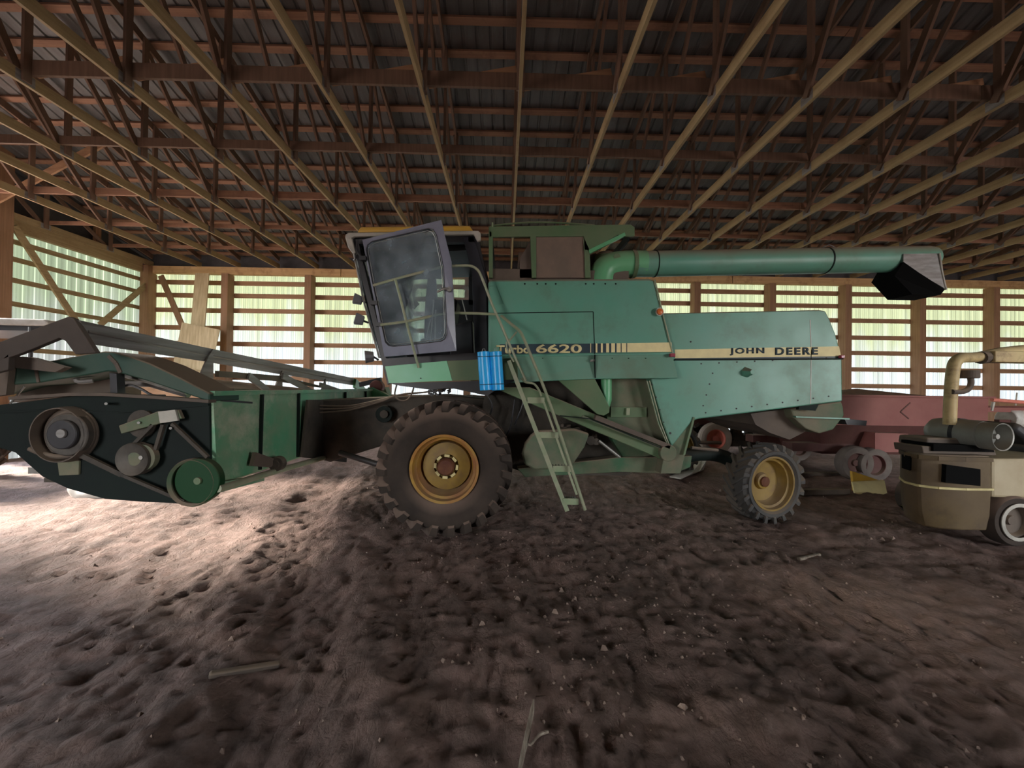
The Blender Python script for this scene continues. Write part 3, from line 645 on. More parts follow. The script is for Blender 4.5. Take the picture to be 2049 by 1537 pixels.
text('DEERE', 1551, 1636, 695.8, 710.5, YH - .004, 'decal_navy', 'lettering', hood, bold=.028, sl=-.8, space=1.25)

# ---- grain tank extension
YT = 5.15; YT2 = 7.1
tk = MB()
tk.ext([(979, 453), (1262, 449), (1270, 455), (1270, 472), (1250, 473), (1236, 470), (1180, 502), (1168, 500), (1168, 473), (979, 474)], YT, YT + .04)
tk.ext([(978, 453), (986, 453), (986, 556), (978, 556)], YT, YT + .05)
tk.ext([(1061, 472), (1073, 472), (1073, 556), (1064, 556)], YT, YT + .05)
tk.ext([(1168, 473), (1180, 500), (1182, 556), (1171, 556)], YT, YT + .05)
tank = part('tank_extension', tk, 'green_olive', bevel=.004, label='olive green grain tank frame')
part('mesh_screen', MB().ext([(1073, 472), (1169, 472), (1171, 556), (1073, 556)], YT + .02, YT + .03), 'screen', tank)
part('gusset', MB().plate([(1178, 500, YT - .01), (1250, 465, YT - .01), (1252, 471, YT - .01), (1180, 507, YT - .01)], .06), 'green_light', tank)
fr_ = MB()
a = P(979, 456, YT); b = P(1262, 451, YT)
za, xa, xb = a.z, a.x, b.x
fr_.box2((xa, YT + .05, za - .02), (xa + .04, YT2, za - .12)); fr_.box2((xa, YT2, za - .14), (xb, YT2 + .03, za))
fr_.box2((xb - .03, YT + .05, za - .02), (xb, YT2, za - .12))
zb = P(979, 556, YT).z
for x in (xa, xa + .85): fr_.box2((x, YT2, zb), (x + .05, YT2 + .03, za - .1))
part('tank_frame', fr_, 'green_dark', tank)
fx = P(1040, 500, YT).x
part('tank_inner_panel', MB().prism([P(1064, 475, YT + .06), P(1040, 520, YT + .06), P(1040, 556, YT + .06), P(1064, 556, YT + .06)], (0, 1.4, 0)), 'brownsteel', tank)
part('tank_side_panel', MB().box2((fx, YT + .5, zb), (xb - .1, YT2 - .05, za - .14)), 'screen', tank)
part('tank_floor', MB().box2((xa, YT + .06, zb - .05), (xb, YT2, zb + .14)), 'brownsteel', tank)
part('cover_bow', MB().tube(smooth_path([P(982, 452, YT + .3), P(1030, 447, YT + .3), P(1070, 445, YT + .3), P(1120, 446, YT + .3), P(1190, 451, YT + .3)]), .014), 'green_olive', tank, smooth=True)
part('tank_pin', MB().box2(P(984, 445, YT), P(987, 456, YT + .04)), 'rail', tank)

# ---- unloading auger
YA = 5.33
def at(px, py): return P(px, py, YA)
pa, pb = at(1262, 529), at(1868, 518)
rA = S(26.3, YA - .17)
ax = (pb - pa).normalized(); Lg = (pb - pa).length
au = MB().lathe([(0, -.0), (rA, 0), (rA, Lg - .12), (rA * .93, Lg - .04), (rA * .6, Lg), (0, Lg)], pa, ax, 40)
auger = part('unloading_auger', au, 'green', smooth=True, label='long green auger tube')
el = MB()
pts = [at(1290, 528), at(1262, 528), at(1235, 530), at(1215, 536), at(1205, 550), at(1203, 575)]
el.tube(smooth_path(pts, 4), [rA * 1.02] * 21, 24)
part('elbow', el, 'green_light', auger, smooth=True, label='bright green elbow of the auger')
hump = MB().lathe([(0, .22), (.10, .21), (.17, .15), (.19, 0), (.19, -.25)], at(1222, 520) + Vector((0, .28, -.02)), Vector((0, 0, 1)), 24)
part('elbow_cap', hump, 'green_olive', auger, smooth=True)
for px, wd, rr in ((1266, .05, 1.10), (1310, .012, 1.04), (1650, .015, 1.04)):
    c = pa + ax * ((at(px, 529) - pa).dot(ax)); part('clamp_ring', MB().lathe([(rA * rr, -wd / 2), (rA * rr, wd / 2), (rA * .98, wd / 2), (rA * .98, -wd / 2)], c, ax, 40, close=True), 'green_olive' if wd > .04 else 'green_dark', auger, smooth=True)
c = at(1228, 522) + Vector((0, -rA * .98, 0)); part('inspection_plate', MB().cyl(c, c + Vector((0, .04, 0)), .045, n=16), 'green_olive', auger)
part('hook_wire', MB().tube([at(1640, 498) + Vector((0, -.05, 0)), at(1652, 492) + Vector((0, -.05, 0)), at(1665, 498) + Vector((0, -.05, 0))], .006, 6), 'black', auger)
# spout boot
sp_ = MB(); ya, yb_ = YA - .19, YA + .22
sp_.prism([P(1808, 508, ya), P(1880, 507, ya), P(1885, 545, ya - .02), P(1893, 580, ya - .03), P(1866, 563, ya - .02), P(1838, 545, ya), P(1808, 524, ya)], (0, .015, 0))
part('spout_side', sp_, 'galv', auger, label='grey rubber spout flap')
sb = MB()
f_ = [P(1808, 524, ya), P(1838, 545, ya), P(1866, 563, ya - .02), P(1892, 578, ya - .03), P(1882, 590, ya), P(1825, 589, ya + .05), P(1790, 552, ya + .1)]
sb.prism(f_, (0, .34, 0))
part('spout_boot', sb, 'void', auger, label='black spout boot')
part('spout_lip', MB().tube([P(1880, 507, ya - .01), P(1885, 545, ya - .02), P(1893, 580, ya - .03)], .012, 8), 'offwhite', auger)

# ---- cab
YC = 5.15; YC2 = 6.75
roof = MB().ext([(690, 474), (691, 469), (697, 465), (957, 461), (962, 466), (962, 480), (955, 483), (948, 469), (708, 473), (698, 478)], YC - .08, YC - .02).ext([(690, 474), (694, 468), (700, 468), (712, 505), (706, 508), (696, 495)], YC - .07, YC2)
cr_ = part('cab_roof', roof, 'offwhite', bevel=.012, label='off-white cab roof rim')
part('roof_cap', MB().ext([(713, 465), (720, 453), (940, 450), (948, 463)], YC - .02, YC2), 'yellow', cr_, bevel=.03, label='yellow cab roof cap')
fx0 = [(708, 480), (716, 480), (782, 768), (774, 770)]
cf = MB().ext([(704, 478), (716, 478), (785, 766), (775, 770)], YC, YC + .07)
cab = part('cab_frame', cf, 'black', bevel=.006)
part('cab_pillar', MB().ext([(926, 475), (948, 473), (973, 560), (976, 712), (950, 712), (944, 545)], YC, YC + .10), 'black_gloss', cab, bevel=.008)
part('pillar_gap_shade', MB().ext([(948, 473), (957, 473), (975, 560), (980, 712), (974, 712), (970, 560)], YC + .04, YC2), 'black', cab)  # black filler standing for the shadow in the gap behind the pillar
part('sill', MB().ext([(764, 718), (950, 706), (978, 706), (978, 718), (768, 737)], YC - .03, YC + .12), 'black', cab)
part('header_rail', MB().ext([(716, 478), (948, 471), (951, 484), (719, 488)], YC, YC + .08), 'black', cab)
# far side of the cab: frame with windows, so daylight from the back wall shows through
def frame_with_holes(outer, holes, Y, t):      # posts and rails round window openings
    mb = MB()
    for q in outer: mb.ext(q, Y, Y + t)
    return mb
far = MB(); Yq = YC2
far.ext([(715, 520), (955, 516), (955, 553), (722, 556)], Yq, Yq + .05)
far.ext([(722, 556), (768, 556), (792, 700), (760, 700)], Yq, Yq + .05) if False else None
far.ext([(856, 553), (872, 553), (876, 610), (880, 700), (848, 700), (850, 620)], Yq, Yq + .05)
far.ext([(757, 686), (955, 680), (955, 720), (765, 724)], Yq, Yq + .05)
far.ext([(872, 600), (955, 600), (955, 700), (876, 700)], Yq, Yq + .05)
far.ext([(938, 516), (955, 516), (955, 610), (938, 610)], Yq, Yq + .05)
far.ext([(735, 540), (747, 540), (782, 720), (768, 720)], Yq, Yq + .05)
part('window_frame', far, 'black', cab)
part('cab_wall', MB().prism([P(950, 484, YC + .1), P(958, 484, YC + .1), P(978, 560, YC + .1), P(978, 712, YC + .1), P(970, 712, YC + .1), P(968, 560, YC + .1)], (0, YC2 - YC - .1, 0)), 'black', cab)
part('cab_floor', MB().ext([(768, 722), (976, 712), (976, 724), (770, 734)], YC + .1, YC2), 'black', cab)
part('roof_slab', MB().ext([(700, 466), (956, 462), (957, 470), (702, 474)], YC - .04, YC2), 'black', cab)
part('headliner', MB().ext([(718, 484), (945, 478), (947, 500), (722, 512)], YC + .3, YC2), 'black', cab)
part('cab_window', MB().ext([(735, 516), (955, 516), (955, 700), (765, 700)], Yq + .02, Yq + .028), 'glass', cab)
ws = MB(); ws.prism([P(701, 482, YC + .05), P(706, 482, YC + .05), P(763, 716, YC + .05), P(758, 716, YC + .05)], (0, YC2 - YC - .1, 0)); part('windshield', ws, 'glass', cab)
part('windshield_edge', MB().tube([P(703, 482, YC), P(727, 600, YC), P(759, 716, YC)], .013), 'steel', cab)
part('hose', MB().tube(smooth_path([P(716, 482, YC - .06), P(713, 500, YC - .07), P(720, 512, YC - .05), P(726, 530, YC)]), .012), 'black', cab, smooth=True)
part('mirror_arm', MB().tube([P(708, 482, YC - .02), P(712, 518, YC - .05), P(708, 520, YC)], .012), 'black', cab)
# interior
seat = MB().box(P(905, 640, 5.95), (.12, .5, .55), Matrix.Rotation(R(10), 3, 'Y')).box(P(880, 690, 5.95), (.5, .5, .13))
st_ = part('operator_seat', seat, 'seat', cab, bevel=.04, smooth=True)
part('steering_column', MB().tube([P(795, 700, 5.95), P(812, 640, 5.95)], .05, 12), 'black', cab)
c = P(820, 598, 5.95); part('steering_wheel', MB().tube([c + Vector((math.cos(t) * .06 + math.sin(t) * 0, math.cos(t) * 0 + math.sin(t) * .2, math.cos(t) * -.14)) for t in [2 * math.pi * i / 24 for i in range(25)]], .013, 8), 'black', cab, smooth=True)
part('steering_wheel', MB().beam(P(806, 585, 5.95), P(835, 612, 5.95), .04, .09, (0, 1, 0)), 'brownsteel', cab)
lv = MB()
for x0, y0, x1, y1 in ((862, 690, 868, 600), (870, 690, 872, 620), (935, 640, 925, 600), (850, 690, 862, 640), (918, 690, 940, 655)): lv.tube([P(x0, y0, 5.7), P(x1, y1, 5.7)], .012, 6)
part('control_levers', lv, 'steel', cab)
part('side_console', MB().ext([(905, 650), (945, 640), (948, 712), (900, 712)], YC + .15, YC + .4), 'black', cab, bevel=.02)
# open door: hinged at the front pillar, its free edge swung toward the viewer
D = lambda x, y: P(x, y, 4.62 + (YC - .06 - 4.62) * min(1, max(0, 1 - (x - (725 + (y - 480) * .19)) / (147 - (y - 480) * .02))))
do = [(725, 480), (883, 440), (892, 480), (903, 522), (908, 600), (913, 702), (769, 714), (748, 600)]
di = [(733, 500), (736, 490), (745, 483), (858, 457), (867, 460), (873, 470), (887, 535), (893, 640), (894, 668), (890, 678), (882, 683), (788, 693), (778, 692), (771, 685), (757, 620), (744, 560)]
def loop_ring(outer, inner, t):
    # match the inner loop to the outer by nearest angle around the middle: triangulated ring
    bm = bmesh.new()
    ov = [bm.verts.new(D(*p)) for p in outer]; iv = [bm.verts.new(D(*p)) for p in inner]
    es = [bm.edges.new((l[i], l[(i + 1) % len(l)])) for l in (ov, iv) for i in range(len(l))]
    bmesh.ops.triangle_fill(bm, edges=es, use_beauty=True)
    mb = MB(); idx = {v: i for i, v in enumerate(bm.verts)}
    V = [v.co.copy() for v in bm.verts]; F = [tuple(idx[v] for v in f.verts) for f in bm.faces]; bm.free()
    n = len(V); no, ni = len(outer), len(inner); off = Vector((0, t, 0))
    mb.add(V + [v + off for v in V], F + [tuple(i + n for i in f[::-1]) for f in F] +
           [(i, (i + 1) % no, (i + 1) % no + n, i + n) for i in range(no)] + [(no + i, no + (i + 1) % ni, no + (i + 1) % ni + n, no + i + n) for i in range(ni)])
    return mb
door = part('cab_door', loop_ring(do, di, .035), 'door', label='open black cab door')
part('door_glass', MB().prism([D(*p) + Vector((0, .016, 0)) for p in di], (0, .006, 0)), 'glass', door)
part('window_seal', MB().tube([D(*p) + Vector((0, -.003, 0)) for p in di + [di[0]]], .006, 6), 'black', door, smooth=True)
di2 = [(812 + (x - 812) * .955, 580 + (y - 580) * .965) for x, y in di]
part('window_seal', MB().tube([D(*p) + Vector((0, .006, 0)) for p in di2 + [di2[0]]], .0035, 6), 'steel', door, smooth=True)
part('door_handle', MB().tube(smooth_path([D(877, 586) + Vector((0, -.05, 0)), D(890, 580) + Vector((0, -.05, 0)), D(898, 580) + Vector((0, -.03, 0))], 3), .014, 8).cyl(D(900, 580) + Vector((0, -.04, 0)), D(900, 580) + Vector((0, .02, 0)), .03, n=12), 'steel', door, smooth=True)
hg = MB()
for x, y in ((727, 518), (750, 607), (760, 650)): hg.box(P(x, y, YC - .06), (.09, .09, .05))
part('hinge', hg, 'black', door)
# work lamps on the front pillar
for x, y, r_ in ((717, 600, 14), (720, 640, 16), (740, 714, 13)):
    c = P(x, y, YC + .05)
    d = Vector((-1, -.35, .25 if y < 700 else -.1)).normalized()
    l_ = part('work_lamp', MB().cyl(c + d * .06, c - d * .05, S(r_, YC), S(r_ * .75, YC), n=4 if y < 700 else 12), 'lampglass', cab, bevel=.008)
    part('lamp_bracket', MB().tube([c - d * .04, P(x + 17, y + 6, YC + .05)], .014, 6), 'black', l_)
# platform edge below the door
YPf = 4.85
pp = MB().ext([(770, 733), (835, 727), (894, 722), (905, 762), (778, 767)], YPf, YPf + .03)
part('platform_shield', pp, 'shield', label='lit part of the green shield below the door', bevel=.004)
part('platform_shield', MB().ext([(894, 722), (1035, 716), (1037, 760), (905, 762)], YPf + .01, YPf + .04), 'green_olive', label='shaded part of the green shield below the door', bevel=.004)  # both parts are one panel; the door's shadow is put into the paints
pl = MB().ext([(770, 733), (1035, 718), (1035, 723), (772, 738)], YPf + .03, YC)
part('platform_deck', pl, 'black')
bo = MB()
for x, y in ((835, 731), (842, 757)): bo.cyl(P(x, y, YPf - .012), P(x, y, YPf), .008, n=6)
part('bolt', bo, 'black')
part('platform_underframe', MB().ext([(778, 767), (1035, 760), (1000, 775), (975, 792), (900, 776), (860, 780), (800, 772)], YPf + .05, 6.6), 'black')
# handrails
YR_ = 4.83
def rail(pts, r=.0165, mat='rail', k=4, name='handrail'):
    return part(name, MB().tube(smooth_path([P(x, y, Y) for x, y, Y in pts], k), r, 8), mat, smooth=True)
rail([(747, 571, 4.86), (800, 556, 4.8), (850, 543, 4.76), (885, 534, 4.72), (915, 532, 4.7), (940, 532, 4.7), (953, 538, 4.7), (963, 553, 4.72), (985, 610, 4.75), (1005, 655, 4.77), (1024, 700, 4.78), (1040, 735, 4.78), (1052, 762, 4.78)], label=None) if False else None
rail([(747, 571, 4.86), (800, 556, 4.8), (850, 543, 4.76), (885, 534, 4.72), (915, 532, 4.7), (940, 532, 4.7), (953, 538, 4.7), (963, 553, 4.72), (985, 610, 4.75), (1005, 655, 4.77), (1024, 700, 4.78), (1040, 735, 4.78), (1052, 762, 4.78)])
rail([(961, 550, 4.75), (978, 592, 4.8), (992, 628, 4.8)], .012)
rail([(762, 650, 4.86), (815, 643, 4.8), (888, 628, 4.75), (940, 627, 4.74), (993, 629, 4.76)])
rail([(791, 559, 4.8), (802, 600, 4.8), (812, 640, 4.8), (828, 700, 4.8), (838, 736, 4.82)], .016)
rail([(1003, 632, 4.8), (1022, 648, 4.72), (1040, 663, 4.68), (1049, 680, 4.67), (1060, 706, 4.66), (1103, 815, 4.55), (1171, 1021, 4.34)], .018)
rail([(1034, 664, 4.69), (1018, 683, 4.77)], .011)
rail([(1013, 684, 4.78), (1015, 700, 4.78), (1028, 724, 4.78)], .010)
rail([(1044, 757, 4.8), (1052, 765, 4.8), (1068, 768, 4.78), (1078, 780, 4.75), (1083, 793, 4.72)], .014)
# ladder
lad = MB()
lad.beam(P(1018, 722, 4.78), P(1135, 1023, 4.38), .035, .05, (0, 1, 0)); ladder = part('ladder_stile', lad, 'rail', bevel=.004)
part('ladder_stile', MB().beam(P(1088, 805, 4.66), P(1154, 990, 4.46), .02, .025, (0, 1, 0)), 'rail')
for x0, x1, y in ((1055, 1084, 795), (1078, 1112, 864), (1106, 1138, 931), (1126, 1152, 996)):
    t = (y - 722) / 300; Yy = 4.78 - .4 * t
    a = P(x0, y, Yy); b = P(x1 + 2, y, Yy - .02)
    s_ = MB().box2((a.x, a.y - .02, a.z - .05), (b.x + .02, a.y + .16, a.z - .035)).box2((a.x, a.y - .03, a.z - .07), (b.x + .02, a.y - .02, a.z))
    q = part('ladder_step', s_, 'rail', bevel=.002)
    gr = MB()
    for i in range(6):
        for j in range(3): gr.box((a.x + .015 + (b.x - a.x) * i / 5.5, a.y + .01 + .05 * j, a.z - .025), (.012, .03, .02))
    part('step_tread', gr, 'steel', q)

# ---- undercarriage seen between the wheels
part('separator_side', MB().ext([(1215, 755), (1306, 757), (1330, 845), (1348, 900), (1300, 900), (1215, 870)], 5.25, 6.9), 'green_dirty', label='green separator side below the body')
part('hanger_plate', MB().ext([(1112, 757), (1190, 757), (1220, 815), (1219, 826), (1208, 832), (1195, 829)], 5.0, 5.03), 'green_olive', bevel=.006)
part('hydraulic_tube', MB().tube([P(1213, 757, 5.12), P(1213, 800, 5.12), P(1209, 812, 5.12)], S(11, 5.1), 16), 'green_light', smooth=True)
q = part('stiffener_box', MB().ext([(1222, 814), (1294, 815), (1294, 835), (1222, 835)], 5.2, 5.26), 'green_olive', bevel=.004)
part('latch', MB().ext([(1254, 817), (1261, 817), (1260, 831), (1253, 831)], 5.17, 5.2), 'rail', q)
elv = MB()
elv.prism([P(985, 775, 5.12), P(1060, 775, 5.12), P(1345, 892, 5.02), P(1325, 920, 5.02), P(1120, 833, 5.1)], (0, .22, 0))
ev = part('grain_elevator', elv, 'green_olive', bevel=.01, label='olive green slanting elevator housing')
part('elevator_flange', strip([(1165, 833), (1340, 903)], 4, 5.0, .04), 'green_dirty', ev)
part('elevator_flange', strip([(1120, 832), (1180, 838), (1345, 905)], 2, 4.98, .02), 'green_dark', ev)
part('elevator_rail', strip([(1190, 835), (1338, 893)], 9, 5.0, .1), 'brownsteel', ev)
part('elevator_foot', disc(1338, 907, 17, 4.95, 5.3), 'green_dirty', ev, bevel=.01)
part('drive_shaft', MB().tube([P(1198, 882, 5.2), P(1240, 915, 5.2)], .02, 10), 'steel', smooth=True)
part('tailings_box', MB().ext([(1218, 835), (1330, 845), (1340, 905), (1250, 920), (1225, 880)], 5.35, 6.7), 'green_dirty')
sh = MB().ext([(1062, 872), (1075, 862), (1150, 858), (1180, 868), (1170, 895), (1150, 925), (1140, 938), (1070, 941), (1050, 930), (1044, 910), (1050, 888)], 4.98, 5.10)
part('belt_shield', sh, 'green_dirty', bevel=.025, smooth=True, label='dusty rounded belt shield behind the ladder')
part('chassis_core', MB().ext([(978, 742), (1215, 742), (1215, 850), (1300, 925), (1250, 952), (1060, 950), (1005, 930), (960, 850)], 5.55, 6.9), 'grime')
part('chassis_rail', MB().ext([(1035, 938), (1240, 915), (1330, 915), (1385, 912), (1382, 935), (1350, 948), (1240, 945), (1050, 955)], 5.3, 5.5), 'green_dirty', bevel=.01)
part('rear_strut', MB().ext([(1372, 838), (1384, 831), (1391, 838), (1372, 905), (1362, 948), (1322, 948), (1330, 905), (1350, 865)], 5.1, 5.3), 'green_dirty', bevel=.008, label='green rear axle strut')
part('strut_edge', strip([(1388, 835), (1368, 910)], 4, 5.08, .03), 'green_olive')
part('rear_axle', MB().tube(smooth_path([P(1330, 920, 5.5), P(1400, 908, 5.6), P(1450, 915, 5.7), P(1500, 945, 5.6)], 3), .1, 12), 'green_dark', smooth=True)
part('tie_rod', MB().tube([P(1383, 896, 5.3), P(1436, 901, 5.4)], .022, 8), 'brownsteel', smooth=True)
# belts, chains, bits of mechanism between elevator and shield
for x, y, r_ in ((1140, 870, 14), (1182, 882, 9), (1155, 865, 8), (1193, 884, 7)):
    part('drive_pulley', disc(x, y, r_, 5.2, 5.28, 20), 'grime', bevel=.004)
mech = MB()
for i in range(26):
    x = 1115 + rnd.random() * 90; y = 845 + (x - 1115) * .42 + rnd.uniform(-8, 10); mech.box(P(x, y, 5.25 + rnd.random() * .15), (rnd.uniform(.02, .07), .05, rnd.uniform(.015, .05)), Matrix.Rotation(rnd.uniform(-1, 1), 3, 'Y'))
part('chain_drive', mech, 'brownsteel')
ho = MB()
for a, b, c_ in (((1040, 770), (1048, 800), (1030, 850)), ((975, 790), (985, 815), (968, 860)), ((1030, 800), (1022, 850), (1010, 880))): ho.tube(smooth_path([P(*a, 5.4), P(*b, 5.35), P(*c_, 5.4)]), .012, 6)
part('hoses', ho, 'black', smooth=True)
# front axle and feeder house
part('front_axle', MB().tube([Vector((FWC.x, FWC.y - .05, FWC.z)), Vector((FWC.x, 7.9, FWC.z))], .16, 16), 'grime', smooth=True)
part('final_drive', MB().box((FWC.x + .1, FWC.y + .5, FWC.z + .15), (.5, .25, .75)), 'grime', bevel=.03)
fh = MB().prism([P(640, 800, 5.85), P(770, 795, 5.85), P(880, 790, 5.85), P(980, 800, 5.85), P(960, 850, 5.85), P(820, 860, 5.85), P(762, 893, 5.85), P(660, 925, 5.85), P(640, 920, 5.85)], (0, 1.0, 0))
feeder = part('feeder_house', fh, 'grime', bevel=.02, label='dark greasy feeder house behind the header')
part('feeder_pulley', disc(768, 829, 17, 5.72, 5.8), 'green_dark', feeder, bevel=.01)
part('feeder_pulley', disc(768, 829, 8, 5.68, 5.75), 'grime', feeder)
hs = MB()
for dy in (0, 7, 14): hs.tube(smooth_path([P(640, 812 + dy, 5.7), P(700, 812 + dy * .6, 5.65), P(760, 800 + dy * .3, 5.6), P(800, 790, 5.5), P(850, 785, 5.5), P(885, 780, 5.4)]), .012, 6)
hs.tube(smooth_path([P(794, 770, 5.2), P(790, 790, 5.2), P(800, 801, 5.2), P(815, 800, 5.2), P(825, 785, 5.2), P(829, 768, 5.2)]), .011, 6)
part('hydraulic_hose', hs, 'brownsteel', feeder, smooth=True)
bx = MB()
for i in range(22): bx.box(P(860 + rnd.random() * 40, 776 + rnd.random() * 16, 5.45), (.05, .04, .025), Matrix.Rotation(rnd.uniform(-1.5, 1.5), 3, 'Y'))
part('cable_bundle', bx, 'black')
part('lift_cylinder', MB().tube([P(680, 906, 5.7), P(752, 928, 5.6), P(840, 930, 5.6)], .04, 12), 'black', feeder, smooth=True)

# ---- blue double tube hung on the rail beside the ladder
bt = MB()
ya_ = 4.66
for x0, x1, x2, x3 in ((955, 980, 961, 985), (979, 1004, 984, 1009)):
    a = P((x0 + x1) / 2, 704, ya_); b = P((x2 + x3) / 2, 781, ya_)
    bt.cyl(a, b, S(12.6, ya_), n=28)
blue = tag(obj('blue_tube_pair', bt, M['blue'], smooth=True, bevel=.005), 'pair of bright blue plastic cylinders hanging beside the combine ladder', 'container')
rb = MB()
for y in (713, 769): rb.tube([P(955 + (y - 704) * .08, y + 1, ya_ - .074), P(1004 + (y - 704) * .08, y - 1, ya_ - .074)], .004, 6)
obj('band', rb, M['decal_navy'], blue, world=False)
for x, y in ((968, 703), (991, 702)): obj('hanger_ring', MB().tube([P(x - 3, y, ya_), P(x - 2, y - 5, ya_), P(x + 2, y - 5, ya_), P(x + 3, y, ya_)], .004, 6), M['steel'], blue, world=False)
# ================================================================== HEADER (cutting platform) with its reel
YE = 3.8
HD = thing('grain_header', (-3.6, 6.3, 0), 'wide dark green grain header with reel, mounted on the front of the combine', 'combine header')
def hp(name, mb, mat, parent=HD, **k): return obj(name, mb, M[mat], parent, **k)
YN, YFH = YE, 8.9
ep = [(-70, 815), (0, 810), (72, 801), (150, 791), (209, 790), (419, 804), (421, 927), (419, 978), (395, 1000), (362, 1008), (290, 1005), (209, 999), (135, 978), (84, 954), (30, 906), (0, 897), (-70, 890)]
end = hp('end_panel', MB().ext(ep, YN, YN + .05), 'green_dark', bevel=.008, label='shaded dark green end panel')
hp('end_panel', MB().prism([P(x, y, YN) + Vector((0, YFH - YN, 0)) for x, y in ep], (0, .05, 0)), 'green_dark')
# floor/trough between the end panels and the back sheet
XB = P(423, 800, YN).x
zt, zb = P(421, 792, YN).z, P(421, 975, YN).z
bs = MB()
bs.prism([(XB, YN + .02, zt), (XB + .06, YN + .02, zb + .02), (XB - .02, YN + .02, zb - .02), (XB - .04, YN + .02, zt)], (0, YFH - YN, 0))
back = hp('back_sheet', bs, 'green_scuffed', label='scuffed green back sheet')
hp('top_flange', MB().box2((XB - .06, YN, zt), (XB + .03, YFH, zt + .045)), 'green_scuffed', back)
for y in (4.55, 5.35, 6.9, 7.9):
    hp('stiffener', MB().beam((XB + .02, y, zt), (XB + .07, y - .1, zb + .03), .03, .03, (1, 0, 0)), 'green_dark', back)
hp('scratch', MB().beam(PX_(442, 801, XB + .012), PX_(505, 806, XB + .012), .006, .02, (1, 0, 0)), 'black', back)
hp('shaded_sheet_patch', MB().prism([PX_(612, 800, XB + .09), PX_(700, 800, XB + .09), PX_(690, 925, XB + .09), PX_(600, 915, XB + .09)], (.03, 0, 0)), 'grime', back)  # dark plate standing for the dusty, shaded stretch of the back sheet
hp('bottom_tube', MB().tube([PX_(436, 978, XB + .14), PX_(548, 944, XB + .14), PX_(655, 914, XB + .14)], .035, 14), 'rail', back, smooth=True)
hp('bottom_angle', MB().prism([PX_(430, 985, XB + .10), PX_(520, 962, XB + .10), PX_(520, 950, XB + .10), PX_(430, 965, XB + .10)], (.05, 0, .0)), 'green_scuffed', back)
c = PX_(551, 929, XB + .16)
hp('bearing', MB().cyl(c, c + Vector((.0, .09, 0)), .085, n=20).cyl(c - Vector((0, .015, 0)), c, .05, n=20), 'grime', back, bevel=.006)
hp('bearing_bracket', MB().prism([PX_(505, 905, XB + .1), PX_(548, 920, XB + .1), PX_(535, 935, XB + .1), PX_(498, 932, XB + .1)], (.04, 0, 0)), 'brownsteel', back)
hp('trough_floor', MB().box2((XB - 1.6, YN + .05, zb + .02), (XB, YFH, zb + .06)), 'grime')
hp('cutter_bar', MB().box2((XB - 1.75, YN + .05, zb + .1), (XB - 1.55, YFH, zb + .16)), 'steel')
ag = MB().cyl((XB - .55, YN + .06, zb + .42), (XB - .55, YFH, zb + .42), .22, n=24)
for i in range(150):
    t = i / 150; y = YN + .1 + t * (YFH - YN - .2); a = t * 34 * (1 if t < .5 else -1)
    ag.box((XB - .55 + math.cos(a) * .28, y, zb + .42 + math.sin(a) * .28), (.14, .035, .02), Matrix.Rotation(-a, 3, 'Y'))
hp('cross_auger', ag, 'galv', smooth=True)
# green pulley wheel at the lower rear corner of the end panel, with belt to the drive
gp = disc(394, 963, 44, YN - .10, YN - .02, 40)
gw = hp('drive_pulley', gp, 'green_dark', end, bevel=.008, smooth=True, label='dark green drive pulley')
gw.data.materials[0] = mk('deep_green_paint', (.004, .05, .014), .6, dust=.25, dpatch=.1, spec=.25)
hp('pulley_hub', disc(394, 963, 7, YN - .12, YN - .08, 16), 'green_olive', end)
hp('pulley_rim', MB().lathe([(S(44, YN), -.085), (S(44, YN) + .012, -.06), (S(44, YN) + .012, .0), (S(44, YN), .02), (S(44, YN) - .02, 0), (S(44, YN) - .02, -.06)], P(394, 963, YN - .02), 'Y', 40, True), 'green_dirty', end, smooth=True)
# hydraulic drive at the left: stacked dusty discs
c0 = (140, 868)
for r_, y0, y1, mt in ((52, .03, 0.0, 'brownsteel'), (46, .06, .03, 'brownsteel'), (42, .12, .06, 'dirty_grey'), (29, .155, .12, 'black')):
    o_ = hp('drive_housing', disc(c0[0] - (8 if r_ < 45 else 0) - (10 if r_ < 35 else 0), c0[1] + (2 if r_ < 45 else 0), r_, YN - y0, YN - y1, 36), mt, end, bevel=.01, smooth=True)
hp('belt_guard', MB().lathe([(S(52, YN), -.12), (S(54, YN), -.05), (S(54, YN), 0), (S(50, YN), 0), (S(50, YN), -.12)], P(142, 868, YN), 'Y', 40, True), 'brownsteel', end, smooth=True)
hp('drive_hub', disc(120, 868, 9, YN - .18, YN - .155, 16), 'galv', end, bevel=.005)
hp('skid_pipe', MB().tube(smooth_path([P(60, 898, YN - .05), P(85, 908, YN - .06), P(120, 914, YN - .06), P(150, 910, YN - .06)]), .022, 8), 'brownsteel', end, smooth=True)
hp('patch_plate', MB().ext([(114, 922), (158, 922), (157, 950), (118, 952)], YN - .02, YN), 'green_dirty', end, bevel=.004)
sp2 = hp('idler_pulley', MB().lathe([(S(31, YN), -.10), (S(32, YN), -.08), (S(29, YN), -.05), (S(32, YN), -.02), (S(31, YN), 0), (S(8, YN), .0), (S(8, YN), -.07), (S(27, YN), -.09)], P(283, 916, YN - .01), 'Y', 40, True), 'dirty_grey', end, smooth=True)
hp('idler_face', disc(283, 916, 26, YN - .085, YN - .03, 30), 'green_dirty', end)
hp('idler_hub', disc(281, 916, 4, YN - .10, YN - .08, 12), 'steel', end)
hp('tension_arm', MB().ext([(237, 852), (316, 823), (356, 820), (364, 838), (318, 848), (242, 868)], YN - .07, YN - .03), 'green_dirty', end, bevel=.006)
hp('tension_arm_plate', MB().ext([(316, 824), (350, 820), (356, 842), (320, 847)], YN - .09, YN - .07), 'offwhite', end)
hp('arm_pulley', disc(282, 848, 27, YN - .03, YN, 30), 'grime', end)
